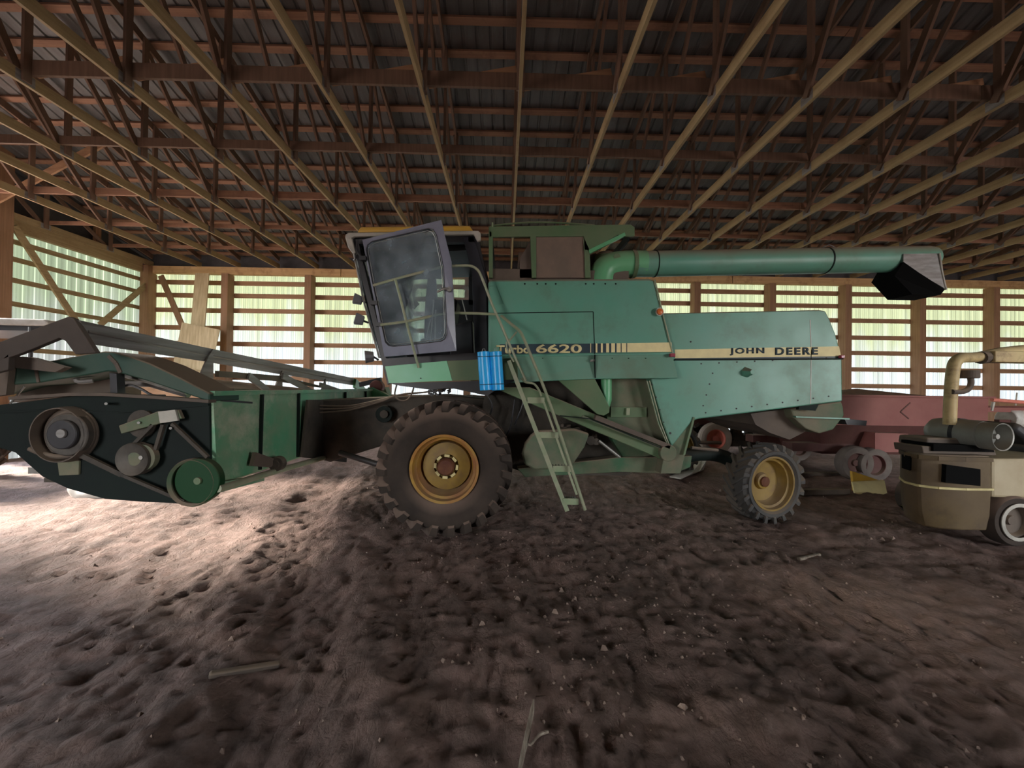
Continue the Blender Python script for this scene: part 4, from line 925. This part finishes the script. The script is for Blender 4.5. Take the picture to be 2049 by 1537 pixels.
for a, b in (((307, 850), (258, 900)), ((327, 850), (312, 900)), ((152, 905), (245, 950)), ((245, 950), (370, 1003)), ((345, 848), (416, 915))):
    hp('drive_belt', MB().beam(P(*a, YN - .055), P(*b, YN - .055), .03, .03 if a[0] != 152 else .045, (0, 1, 0)), 'grime', end)
bt_ = MB()
for x, y in ((277, 846), (212, 808), (341, 857), (440, 1)):
    if y > 10: bt_.cyl(P(x, y, YN - .095), P(x, y, YN - .02), .012, n=8)
hp('bolt', bt_, 'steel', end)
hp('panel_rib', strip([(-60, 828), (80, 822), (240, 825), (418, 810)], 3, YN - .01, .02), 'green_dark', end)
# crop divider shield arching over the end panel
top = [(-70, 762), (-40, 752), (0, 741), (100, 722), (180, 707), (209, 703), (227, 704), (262, 714), (299, 727), (360, 756), (419, 787)]
bot = [(419, 804), (374, 789), (300, 764), (245, 748), (230, 744), (215, 743), (190, 748), (120, 759), (72, 767), (0, 772), (-40, 782), (-70, 790)]
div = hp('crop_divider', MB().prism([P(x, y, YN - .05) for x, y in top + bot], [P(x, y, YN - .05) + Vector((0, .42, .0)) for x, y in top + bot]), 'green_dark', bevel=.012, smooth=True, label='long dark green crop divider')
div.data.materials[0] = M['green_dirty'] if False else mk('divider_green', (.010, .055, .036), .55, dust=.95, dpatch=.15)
hp('divider_band', strip([(217, 712), (232, 727), (241, 746)], 7, YN - .055, .01), 'brownsteel', div)
hp('divider_band', strip([(71, 735), (77, 765)], 5, YN - .055, .01), 'brownsteel', div)
hp('end_flange', strip([(30, 797), (150, 789), (215, 789), (320, 795), (425, 803)], 6, YN - .03, .10), 'brownsteel', end)
inner = MB().ext([(60, 770), (215, 745), (236, 748), (238, 790), (150, 790), (20, 806)], YN + .35, YN + .6)
hp('inner_shield', inner, 'brownsteel')
hp('divider_post', MB().ext([(219, 746), (233, 748), (235, 792), (221, 792)], YN, YN + .08), 'black')
hp('support_arm', MB().tube(smooth_path([P(151, 743, YN + .1), P(152, 756, YN + .05), P(158, 764, YN + .05), P(186, 762, YN + .1)], 3), .022, 8), 'galv', smooth=True)
hp('support_tube', MB().tube([P(240, 750, YN + .2), P(300, 764, YN + .2), P(372, 786, YN + .2)], .02, 8), 'steel', smooth=True)
hp('support_tube', MB().tube([P(238, 768, YN + .3), P(300, 768, YN + .3), P(378, 790, YN + .3)], .035, 8), 'galv', smooth=True)
hp('latch_rod', MB().tube(smooth_path([P(243, 792, YN + .1), P(247, 775, YN + .1), P(262, 771, YN + .1), P(285, 780, YN + .1), P(305, 791, YN + .1), P(330, 792, YN + .1)], 3), .013, 6), 'black', smooth=True)
hp('guard_rod', MB().tube([P(50, 773, YN), P(20, 808, YN)], .008, 6), 'steel')
# reel
ya = 3.45
arm = MB()
arm.ext([(-70, 706), (0, 684), (137, 633), (147, 638), (191, 706), (150, 709), (131, 683), (118, 676), (60, 700), (0, 722), (-70, 745)], ya, ya + .05)
arm.ext([(-70, 745), (0, 722), (18, 706), (16, 740), (-70, 760)], ya, ya + .05)
reel = hp('reel', arm, 'arm_brown', bevel=.006, label='brown dusty reel end arm')
a = P(160, 664, 3.5); XRl = a.x
def bat(pts, t=.03, mat='galv', name='reel_bat'):
    return hp(name, MB().prism([PX_(x, y, XRl) for x, y in pts], (t, 0, 0)), mat, reel)
bat([(153, 641), (400, 694), (560, 727), (706, 757), (706, 771), (560, 749), (400, 722), (176, 688)])
b_ = [(176, 664), (400, 708), (706, 764)]
hp('bat_fold', MB().tube([PX_(x, y, XRl + .03) for x, y in b_], .014, 6), 'galv', reel)
for xs, yt, yb in ((424, 698, 765), (563, 742, 783), (650, 758, 788)):
    q = PX_(xs, yt, XRl + .04); q2 = PX_(xs, yb, XRl + .04)
    w_ = .16
    hp('bat_bracket', MB().prism([q, q2, q2 + Vector((0, -w_ * 1.6, 0)), q + Vector((0, -w_ * .5, -.1))], (.02, 0, 0)), 'galv', reel)
X2 = XRl + .12
hp('reel_bat', MB().prism([PX_(430, 742, X2), PX_(555, 752, X2), PX_(640, 773, X2), PX_(640, 776, X2), PX_(545, 762, X2), PX_(430, 754, X2)], (.05, 0, 0)), 'brownsteel', reel)
hp('lower_beam', MB().prism([PX_(455, 777, XRl + .3), PX_(560, 783, XRl + .3), PX_(745, 797, XRl + .3), PX_(745, 803, XRl + .3), PX_(560, 791, XRl + .3), PX_(455, 785, XRl + .3)], (.08, 0, 0)), 'brownsteel', reel)
for p0, p1 in (((497, 752), (536, 782)), ((565, 752), (620, 782)), ((640, 770), (700, 790))):
    hp('bat_strut', MB().beam(PX_(*p0, XRl + .2), PX_(*p1, XRl + .2), .03, .09, (1, 0, 0)), 'galv', reel)
hp('reel_arm', MB().prism([PX_(708, 758, XRl + .05), PX_(722, 772, XRl + .05), PX_(745, 797, XRl + .05), PX_(728, 797, XRl + .05), PX_(706, 775, XRl + .05)], (.06, 0, 0)), 'green_light', reel)
hp('reel_arm', MB().beam(P(720, 770, 8.6), P(763, 760, 8.5), .06, .10, (0, 1, 0)), 'black', reel)
c = P(752, 774, 8.4); hp('reel_drive', MB().cyl(c, c + Vector((0, .2, 0)), .14, n=20), 'red', reel, bevel=.02)
hp('reel_shield', MB().ext([(722, 780), (745, 775), (790, 798), (735, 799)], 8.3, 8.5), 'green_light', reel)
hp('crop_divider', MB().ext([(736, 775), (770, 775), (778, 797), (738, 797)], 8.7, 9.0), 'green_scuffed')
hp('reel_tube', MB().cyl((XRl + .05, 4.3, P(60, 730, 3.5).z - .1), (XRl + .05, 8.9, P(60, 730, 3.5).z - .35), .05, n=14), 'brownsteel', reel)
# near arm under the L shaped frame
hp('reel_arm', MB().ext([(20, 712), (60, 715), (130, 735), (110, 745), (20, 735)], 3.6, 3.66), 'brownsteel', reel)
hp('reel_arm', MB().ext([(-70, 745), (10, 700), (18, 740), (12, 790), (-70, 800)], 3.7, 3.76), 'brownsteel', reel)

# ================================================================== THINGS BEHIND, LEFT
# white topped vehicle at the far left
UV = thing('utility_tractor', (-7.6, 6.7, 0), 'white-roofed tractor partly hidden behind the header at far left', 'tractor')
yv = 6.3
obj('canopy', MB().ext([(-260, 628), (88, 639), (94, 645), (90, 652), (-260, 646)], yv, yv + 1.5), M['white'], UV, bevel=.02, label='white canopy')
obj('canopy_frame', MB().ext([(-260, 646), (90, 652), (120, 647), (110, 656), (60, 662), (-260, 655)], yv + .03, yv + 1.4), M['black'], UV)
for px in (-240, 62):
    for dy in (.05, 1.3):
        a = P(px, 655, yv + dy); obj('canopy_post', MB().tube([a, Vector((a.x, a.y, 1.2))], .03, 8), M['black'], UV)
a = P(-270, 760, yv + .7)
obj('bonnet', MB().box((a.x - .3, a.y, 1.15), (2.4, .8, .7)), M['red_dark'], UV, bevel=.06)
obj('fender', MB().box((a.x + .9, a.y, 1.35), (.9, 1.3, .1)), M['offwhite'], UV, bevel=.04)
for dx, rr in ((.95, .62), (-1.3, .42)):
    for dy in (-.65, .65):
        tm = tire_mesh(rr - .04, .3, rr * .5, 16, .035, .06); w_ = obj('wheel', place(tm, (a.x + dx, a.y + dy, rr - .02)), M['rubber'], UV, smooth=True)
        obj('rim', place(MB().lathe([(rr * .5, -.1), (rr * .45, -.05), (rr * .2, 0), (0, 0)], n=24), (a.x + dx, a.y + dy - .03, rr - .02)), M['white'], w_, smooth=True)
# pale sack on the ground below the header
sk = MB(); c = PG(182, 992, .05)
for i in range(9): pass
pts_ = smooth_path([c + Vector((-.32, 0, .12)), c + Vector((-.15, 0, .02)), c + Vector((.05, 0, -.01)), c + Vector((.3, .02, .04)), c + Vector((.42, .02, .03))], 4)
tag(obj('crumpled_sheet', MB().tube(pts_, [.03 + .09 * math.sin(math.pi * (i + .6) / len(pts_)) for i in range(len(pts_))], 10), M['white'], smooth=True), 'crumpled white plastic sheet on the ground under the header', 'sheet')
# boards leaning against the back wall
def lean(px0, py0, px1, py1, wpx, Y, mat, name, lab):
    a = P(px0, py0, Y); b = P(px1, py1, Y - .15); b = a + (b - a) * (a.z / (a.z - b.z))
    return tag(obj(name, MB().beam(a, b, S(wpx, Y), .03, (1, 0, 0)), M[mat]), lab, 'board')
lean(405, 547, 396, 655, 27, YW - .38, 'ply', 'tall_board', 'tall narrow pale board leaning on the back wall behind the header')
a = [P(364, 645, YW - .7), P(440, 660, YW - .7), P(420, 742, YW - .8), P(345, 735, YW - .8)]
a[2].z -= .0
pb_ = tag(obj('plywood_sheet', MB().prism(a, (0, .02, 0)), M['ply']), 'square pale plywood sheet leaning in front of the back wall', 'board')
# stack of dark lumber that carries the sheet (hidden by the header in the photo)
c = P(390, 780, YW - .7)
tag(obj('lumber_stack', MB().box2((c.x - .9, YW - 1.45, .02), (c.x + .9, YW - .95, P(380, 747, YW - .8).z)), M['wood_x'], bevel=.02), 'stack of lumber below the leaning plywood sheet', 'lumber')

# ================================================================== RIGHT SIDE: red wagon
WG = thing('gravity_wagon', (7.5, 8.6, 0), 'faded red wagon box standing behind the combine tail', 'wagon')
yw = 7.9
def wp(name, mb, mat, parent=WG, **k): return obj(name, mb, M[mat], parent, **k)
z1, z2, z3 = P(1800, 795, yw).z, P(1800, 852, yw).z, P(1800, 880, yw).z
x1, x2 = P(1640, 800, yw).x, P(1978, 800, yw).x
bx_ = wp('wagon_side', MB().prism([(x1, yw, z2), (x2 - .02, yw, z2), (x2, yw, z1), (x1, yw, z1)], (0, .05, 0)), 'red', label='red side board')
wp('wagon_side', MB().box2((x1, yw + 2.1, z2), (x2, yw + 2.15, z1 + .02)), 'red')
wp('wagon_end', MB().box2((x1, yw + .05, z2), (x1 + .05, yw + 2.1, z1)), 'red'); wp('wagon_end', MB().box2((x2 - .05, yw + .05, z2), (x2, yw + 2.1, z1)), 'red')
wp('top_rim', MB().box2((x1 - .08, yw - .05, z1), (x2 + .1, yw + .08, z1 + .04)), 'red', bevel=.006)
wp('top_rim', MB().box2((x1 - .08, yw + 2.08, z1), (x2 + .1, yw + 2.2, z1 + .04)), 'red')
wp('load', MB().add([(x1 + .06, yw + .1, z1 - .05), (x2 - .06, yw + .1, z1 - .05), (x2 - .06, yw + 2.0, z1 - .05), (x1 + .06, yw + 2.0, z1 - .05), ((x1 + x2) / 2, yw + 1.1, z1 + .17)], [(0, 1, 4), (1, 2, 4), (2, 3, 4), (3, 0, 4), (3, 2, 1, 0)]), 'hub_rust', label='dark heaped load')
hop = MB().prism([(x1, yw + .02, z2), (x2, yw + .02, z2), (x2 - .5, yw + .3, z3 - .35), (x1 + .3, yw + .3, z3 - .35)], [(x1, yw + 2.1, z2), (x2, yw + 2.1, z2), (x2 - .5, yw + 1.7, z3 - .35), (x1 + .3, yw + 1.7, z3 - .35)])
wp('hopper', hop, 'red_dark')
ac = [P(1821, 806, yw), P(1801, 824, yw), P(1818, 838, yw)]
wp('panel_crease', MB().beam(ac[0], ac[1], .02, .02, (0, 1, 0)).beam(ac[1], ac[2], .02, .02, (0, 1, 0)), 'red_dark', bx_)
lg = MB().ext([(1751, 866), (1817, 868), (1817, 905), (1751, 905)], yw - .15, yw + .2); wp('frame_leg', lg, 'red')
lt = MB().box2((P(1600, 900, yw).x, yw + .2, .55), (P(1970, 900, yw).x, yw + .5, .72)).box2((P(1600, 900, yw).x, yw + 1.5, .55), (P(1970, 900, yw).x, yw + 1.8, .72))
wp('frame', lt, 'red_dark')
def small_wheel(root, c, Ro, W, tire_m, rim_m, rz=0, nm='wheel', holes=0):
    h = W / 2
    t = obj(nm, place(MB().lathe([(Ro * .58, -h * .8), (Ro * .75, -h), (Ro * .93, -h * .95), (Ro, -h * .6), (Ro, h * .6), (Ro * .93, h * .95), (Ro * .58, h * .8)], n=36, close=True), c, rz), M[tire_m], root, smooth=True)
    obj('rim', place(MB().lathe([(Ro * .60, -h * .85), (Ro * .57, -h * .85), (Ro * .52, -h * .3), (Ro * .2, -h * .2), (Ro * .18, -h * .5), (0, -h * .5)], n=32), c, rz), M[rim_m], t, smooth=True)
    return t
for px in (1764, 1668):
    g_ = PG(px, 966 if px > 1700 else 950, .02)
    small_wheel(WG, Vector((g_.x, yw - .05, gz(g_.x, yw) + .335)), .34, .22, 'rubber_dusty', 'red_dark')
    small_wheel(WG, Vector((g_.x, yw + 2.0, gz(g_.x, yw + 2) + .335)), .34, .22, 'rubber_dusty', 'red_dark')
# ---- forklift at the right edge
FK = thing('forklift', (5.6, 4.9, 0), 'old yellow forklift with a gas cylinder on its counterweight, cut off at the right edge', 'forklift')
yf = 4.45
def fp(name, mb, mat, parent=FK, **k): return obj(name, mb, M[mat], parent, **k)
zg = gz(5.3, 4.7)
xt = lambda px, Y=yf: P(px, 950, Y).x
ztop = P(1900, 912, yf).z
cw = MB()
# counterweight: rounded plan, tapering down
plan = [(P(px, 950, yf + dy).x, yf + dy) for px, dy in ((1985, 0), (1930, 0), (1876, .05), (1838, .15), (1812, .32), (1801, .55), (1806, .80), (1830, .95))] + [(xt(1985), yf + 1.05)]
lev = [(zg + .16, .86), (zg + .34, .96), (zg + .62, 1.0), (ztop - .22, 1.0), (ztop - .04, .985), (ztop, .95)]
cx_, cy_ = xt(1985), yf + .6; vs = []; xt2 = lambda px, dy: P(px, 950, yf + dy).x
for z, k in lev:
    for x, y in plan: vs.append((cx_ + (x - cx_) * (k if x < cx_ else 1), cy_ + (y - cy_) * (k ** .5), z))
n = len(plan); fs = [tuple(range(n)), tuple(range(n * len(lev) - 1, n * (len(lev) - 1) - 1, -1))]
for i in range(len(lev) - 1):
    for j in range(n): fs.append((i * n + j, i * n + (j + 1) % n, (i + 1) * n + (j + 1) % n, (i + 1) * n + j))
counter = fp('counterweight', cw.add(vs, fs), 'cream', bevel=.02, smooth=True, label='dirty yellow counterweight')
fp('recess_shade', MB().ext([(1894, 930), (1962, 939), (1962, 973), (1892, 966)], yf - .004, yf + .05), 'void', counter)  # black slabs stand in for the shade of two recesses
fp('recess_shade', MB().prism([(xt2(1806, .38) - .012, yf + .38, ztop - .05), (xt2(1822, .22) - .012, yf + .22, ztop - .05), (xt2(1822, .22) - .012, yf + .22, ztop - .22), (xt2(1806, .38) - .012, yf + .38, ztop - .22)], (.06, .03, 0)), 'void', counter)
def plan_strip(z, hh, off, a=0, b=6):
    mb = MB()
    for i in range(a, b):
        p0, p1 = plan[i], plan[i + 1]; mb.beam((p0[0] - .0, p0[1] - off, z), (p1[0], p1[1] - off, z), .03, hh, (0, 1, 0) if abs(p1[0] - p0[0]) > .02 else (1, 0, 0))
    return mb
fp('trim_bead', plan_strip(ztop - .38, .025, .005), 'cream_mark', counter)
fp('trim_bead', plan_strip(ztop - .04, .05, .0), 'cream', counter)
fp('engine_cover', MB().ext([(1985, 918), (2350, 915), (2350, 1003), (1985, 996)], yf + .02, yf + 1.1), 'deck_cream', bevel=.03, label='cream side cover')
fp('underbody', MB().box2((xt(1985), yf + .25, zg + .18), (xt(2350), yf + 1.0, zg + .6)), 'black')
fp('deck', MB().ext([(1845, 893), (1990, 897), (1995, 912), (1848, 908)], yf + .15, yf + .5), 'brownsteel', bevel=.01)
fp('top_grille', MB().ext([(1856, 876), (1955, 878), (1960, 893), (1853, 893)], yf + .25, yf + .6), 'brownsteel', bevel=.02)
small_wheel(FK, Vector((P(2033, 1058, yf).x, yf + .08, zg + .285)), .29, .2, 'rubber', 'brownsteel')
small_wheel(FK, Vector((P(2033, 1058, yf).x, yf + 1.05, zg + .285)), .29, .2, 'rubber', 'white')
# whitewall ring
fp('white_ring', place(MB().lathe([(.175, -.108), (.175, -.118), (.215, -.118), (.215, -.108)], n=36, close=True), Vector((P(2033, 1058, yf).x, yf + .08, zg + .285))), 'offwhite', smooth=True)
# gas cylinder
gc0, gc1 = P(1868, 862, yf + .62), P(1976, 872, yf + .10)
ga = (gc1 - gc0).normalized(); gl2 = (gc1 - gc0).length; gr_ = .175
cyl_ = fp('gas_cylinder', MB().lathe([(0, -.07), (.09, -.05), (gr_ * .93, .02), (gr_, .08), (gr_, gl2 - .1), (gr_ * .94, gl2 - .03), (.10, gl2 + .02), (0, gl2 + .03)], gc0, ga, 36), 'tank', smooth=True, label='grey gas cylinder')
fp('collar', MB().lathe([(.148, gl2 - .02), (.148, gl2 + .13), (.160, gl2 + .135), (.160, gl2 - .02)], gc0, ga, 36, True), 'tank', cyl_, smooth=True)
fp('strap', MB().lathe([(gr_ + .004, gl2 * .5), (gr_ + .010, gl2 * .5), (gr_ + .010, gl2 * .5 + .04), (gr_ + .004, gl2 * .5 + .04)], gc0, ga, 36, True), 'black', cyl_)
fp('valve', MB().cyl(gc0 + ga * (gl2 + .02), gc0 + ga * (gl2 + .09), .03, n=10), 'steel', cyl_)
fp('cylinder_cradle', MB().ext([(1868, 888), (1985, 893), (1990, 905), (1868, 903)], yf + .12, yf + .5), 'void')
# overhead guard
gp_ = [P(1900, 850, yf + .35), P(1903, 780, yf + .35), P(1908, 735, yf + .35), P(1914, 722, yf + .35), P(1926, 716, yf + .38), P(1960, 714, yf + .4), P(2049, 700, yf + .4), P(2330, 690, yf + .4)]
gu = fp('overhead_guard', MB().tube(smooth_path(gp_, 3), .063, 14), 'post_yellow', smooth=True, label='cream yellow overhead guard post')
fp('overhead_guard', MB().tube(smooth_path([p + Vector((2.4, .85, 0)) for p in gp_], 3), .063, 14), 'post_yellow', smooth=True)
fp('guard_crossbar', MB().box2(P(1992, 702, yf + .3), P(2330, 732, yf + .52)), 'post_yellow', bevel=.01)
fp('guard_clamp', MB().cyl(P(1962, 716, yf + .39), P(1992, 713, yf + .4), .078, n=14), 'brownsteel')
c = P(1940, 749, yf + .3)
ai = fp('air_precleaner', MB().cyl(c + Vector((0, 0, .05)), c + Vector((0, 0, -.05)), .088, n=24), 'brownsteel', bevel=.01, label='dark air intake cap on a bent pipe')
fp('intake_pipe', MB().tube(smooth_path([c, P(1943, 765, yf + .3), P(1938, 778, yf + .3), P(1925, 784, yf + .3), P(1905, 784, yf + .3)], 4), .03, 10), 'brownsteel', ai, smooth=True)
fp('seat', MB().box(P(2010, 868, yf + .6), (.42, .5, .14), Matrix.Rotation(R(35), 3, 'Y')).box(P(2060, 900, yf + .6), (.6, .5, .2)), 'seat', bevel=.05, smooth=True, label='black seat')
fp('mast', MB().box2((xt(2350), yf + .1, zg + .1), (xt(2350) + .2, yf + 1.0, 2.2)), 'black')
small_wheel(FK, Vector((xt(2300), yf + .1, zg + .3)), .31, .22, 'rubber', 'white')

# ---- yellow metal offcut and timbers on the ground, right
c = PG(1742, 992, 0)
yy = c.y
q = [P(1706, 966, yy + .18), P(1770, 962, yy + .18), P(1776, 990, yy), P(1712, 993, yy)]
tag(obj('yellow_plate', MB().prism(q, (0, .03, .01)), M['decal_cream']), 'pale yellow metal plate lying on the dirt beside the forklift', 'plate')
qq = [P(1705, 943, yy + .25), P(1762, 962, yy + .25), P(1775, 984, yy + .25), P(1710, 986, yy + .25)]
tag(obj('yellow_bracket', MB().prism(qq, (.0, .05, 0)), M['yellow']), 'thin yellow bent bracket just above the pale yellow plate', 'bracket')
def log(px0, py0, px1, py1, r_, lab, mat='bark', z=.06, nm='timber'):
    a = PG(px0, py0, z); b = PG(px1, py1, z); a.z = gz(a.x, a.y) + r_ * .8; b.z = gz(b.x, b.y) + r_ * .8
    return tag(obj(nm, MB().beam(a, b, r_ * 2, r_ * 1.6), M[mat], bevel=.01), lab, 'timber')
log(1600, 988, 1695, 985, .06, 'dark timber lying between the rear tire and the yellow plate', 'brownsteel')
log(1600, 950, 1690, 948, .05, 'dark timber lying under the red wagon', 'brownsteel')

# ---- machinery in the gap behind the combine: tractor with red wheel, trailer with white wheel
YG = 10.9
TB = thing('old_tractor', (6.0, YG + .4, 0), 'old tractor with salmon red front wheel seen in the gap under the combine', 'tractor')
c = P(1430, 880, YG); rr = S(33, YG); c.z = gz(c.x, YG) + rr - .01
wl_ = small_wheel(TB, c, rr, .2, 'rubber_pale', 'red_rim')
obj('king_pin', MB().tube([P(1370, 885, YG - .3), P(1442, 886, YG - .2)], .05, 8), M['brownsteel'], TB)
small_wheel(TB, c + Vector((0, 1.0, 0)), rr, .2, 'rubber_pale', 'red_rim')
eng = MB()
for i in range(46):
    eng.box(P(1392 + rnd.random() * 110, 838 + rnd.random() * 48, YG + .2 + rnd.random() * .4), (rnd.uniform(.06, .3), .15, rnd.uniform(.06, .3)), Matrix.Rotation(rnd.uniform(-.6, .6), 3, 'Y'))
obj('engine', eng, M['grime'], TB)
obj('bonnet', MB().box2(P(1330, 800, YG + .2), P(1505, 855, YG + .2) + Vector((0, .7, 0))), M['red_dark'], TB, bevel=.05)
obj('axle_beam', MB().box2(P(1385, 880, YG + .2), P(1500, 893, YG + .3)), M['grime'], TB)
hb_ = MB()
for x, y in ((1452, 838), (1466, 840), (1450, 850)): hb_.box(P(x, y, YG), (.14, .05, .05), Matrix.Rotation(.4, 3, 'Y'))
obj('bright_fitting', hb_, M['white'], TB)
rw = P(1300, 880, YG + .3); tm = tire_mesh(.62, .34, .36, 18, .035, .06)
w_ = obj('wheel', place(tm, (rw.x, YG + .2, gz(rw.x, YG) + .63)), M['rubber'], TB, smooth=True)
TR2 = thing('flatbed_trailer', (8.3, YG + .6, 0), 'trailer with a white eight-hole wheel, seen just above the rear tire', 'trailer')
c = P(1572, 870, YG); rr = S(34, YG); c.z = gz(c.x, YG) + rr - .01
w2 = small_wheel(TR2, c, rr, .2, 'rubber', 'white')
obj('wheel_disc', MB().lathe([(S(18, YG), 0), (S(15, YG), -.03), (S(6, YG), -.02), (0, -.02)], c + Vector((0, -.1, 0)), 'Y', 24), M['white'], w2, smooth=True)
hh = MB().cyl(c + Vector((0, -.14, 0)), c + Vector((0, -.11, 0)), S(5, YG), n=10)
for i in range(8):
    a = i * math.pi / 4; q = c + Vector((math.cos(a), 0, math.sin(a))) * S(10.5, YG); hh.cyl(q + Vector((0, -.135, 0)), q + Vector((0, -.11, 0)), S(1.6, YG), n=8)
obj('hub', hh, M['black'], w2)
obj('trailer_bed', MB().box2(P(1535, 838, YG), P(1680, 850, YG) + Vector((0, 1.2, 0))), M['grime'], TR2)
obj('fender', MB().ext([(1522, 860), (1552, 860), (1556, 892), (1524, 888)], YG, YG + .1), M['galv'], TR2, bevel=.01)
small_wheel(TR2, c + Vector((0, 1.1, 0)), rr, .2, 'rubber', 'white')
# torn pale sheet behind the rear axle
sh_ = MB(); rows = 7; cols_ = 12
pp = [(1340, 960), (1366, 952), (1380, 940), (1392, 931), (1405, 928), (1414, 932), (1408, 942), (1400, 952), (1385, 962), (1362, 964)]
base = [PG(x, y, .03) for x, y in pp]
for i, p in enumerate(base): p.z = gz(p.x, p.y) + .03 + .05 * (i % 3)
tag(obj('torn_sheet', MB().prism(base, (0, 0, .02)), M['white']), 'torn pale sheet on the dirt below the rear axle', 'sheet')
# long pale pole pieces in the gap
tag(obj('pale_post', MB().tube([PG(1478, 914, .07), PG(1540, 912, .07)], .06, 10), M['rubber_pale'], smooth=True), 'pale round post lying behind the rear tire', 'post')
# red implement beyond the forklift
IM = thing('red_implement', (12.2, 9.2, 0), 'red farm implement with white tank beyond the forklift seat', 'farm implement')
yi = 8.8
a, b = P(1975, 820, yi), P(2250, 820, yi)
obj('frame', MB().box2((a.x, yi, a.z - .05), (b.x, yi + .1, a.z + .05)).box2((a.x, yi + 1.2, a.z - .05), (b.x, yi + 1.3, a.z + .05)), M['red'], IM)
obj('tank', MB().cyl(P(2012, 838, yi + .1), P(2200, 838, yi + .1), .22, n=20), M['white'], IM, smooth=True, bevel=.02)
obj('toolbar', MB().tube([P(1985, 800, yi - .1), P(2060, 806, yi - .1), P(2200, 800, yi)], .04, 8), M['red_rim'], IM, smooth=True)
obj('leg', MB().box2(P(2000, 840, yi), P(2015, 985, yi + .1)).box2((b.x - .2, yi, 0), (b.x - .05, yi + .1, a.z)), M['red_dark'], IM)
obj('tine_row', MB().tube([P(2035, 786, yi), P(2032, 812, yi)], .015, 6).tube([P(1988, 805, yi), P(1984, 822, yi)], .03, 6), M['offwhite'], IM)

# ================================================================== LOOSE THINGS ON THE GROUND
a = PG(1068, 1436); b = PG(1040, 1545)
a.z = gz(a.x, a.y) + .05; b.z = gz(b.x, b.y) + .03; m_ = (a + b) / 2; m_.z = gz(m_.x, m_.y) + .035
st2 = tag(obj('stick', MB().tube([a + Vector((0, .02, 0)), a * .85 + b * .15, m_, b * .8 + a * .2, b], [.004, .012, .014, .012, .010], 8), M['bark'], smooth=True), 'pale broken stick lying on the dirt at the bottom centre', 'stick')
q0 = m_ * .8 + b * .2; q1 = PG(1080, 1470, .05); q2 = PG(1098, 1464, .06)
obj('twig', MB().tube(smooth_path([q0, PG(1062, 1490, .04), q1, q2], 3), [.006] * 6 + [.008] * 3 + [.006], 7), M['bark'], st2, smooth=True, world=False)
log(418, 1352, 560, 1308, .022, 'thin dark splintered stick on the dirt left of centre', 'brownsteel', nm='dark_stick')
log(1598, 1106, 1640, 1098, .02, 'small pale wood chip on the dirt in front of the rear tire', 'bark', nm='wood_chip')
cl = MB(); tot = 0
for i in range(1500):
    if i % 3: x = rnd.uniform(-4.5, 5.5); y = rnd.uniform(1.2, 7.5)
    else: x = rnd.gauss(.9, .8); y = rnd.gauss(3.2, 1.2)
    if y < 1.1: continue
    r_ = rnd.uniform(.004, .016) * (1 + (rnd.random() < .06) * 1.2); z = gz(x, y)
    a = rnd.random() * 6.28
    vs = [(x + r_ * math.cos(a), y + r_ * math.sin(a), z - .003), (x + r_ * math.cos(a + 2.1), y + r_ * math.sin(a + 2.1), z - .003), (x + r_ * math.cos(a + 4.2), y + r_ * math.sin(a + 4.2), z - .003), (x + r_ * .2, y, z + r_ * rnd.uniform(.6, 1.1)), (x - r_ * .4, y + r_ * .3, z + r_ * .7)]
    cl.add(vs, [(0, 1, 3), (1, 2, 4), (2, 0, 3), (3, 1, 4), (4, 2, 3), (0, 2, 1)])
tag(obj('dirt_clods', cl, M['clod']), 'small dry dirt clods and pebbles scattered over the ground', 'dirt clods', kind='stuff')
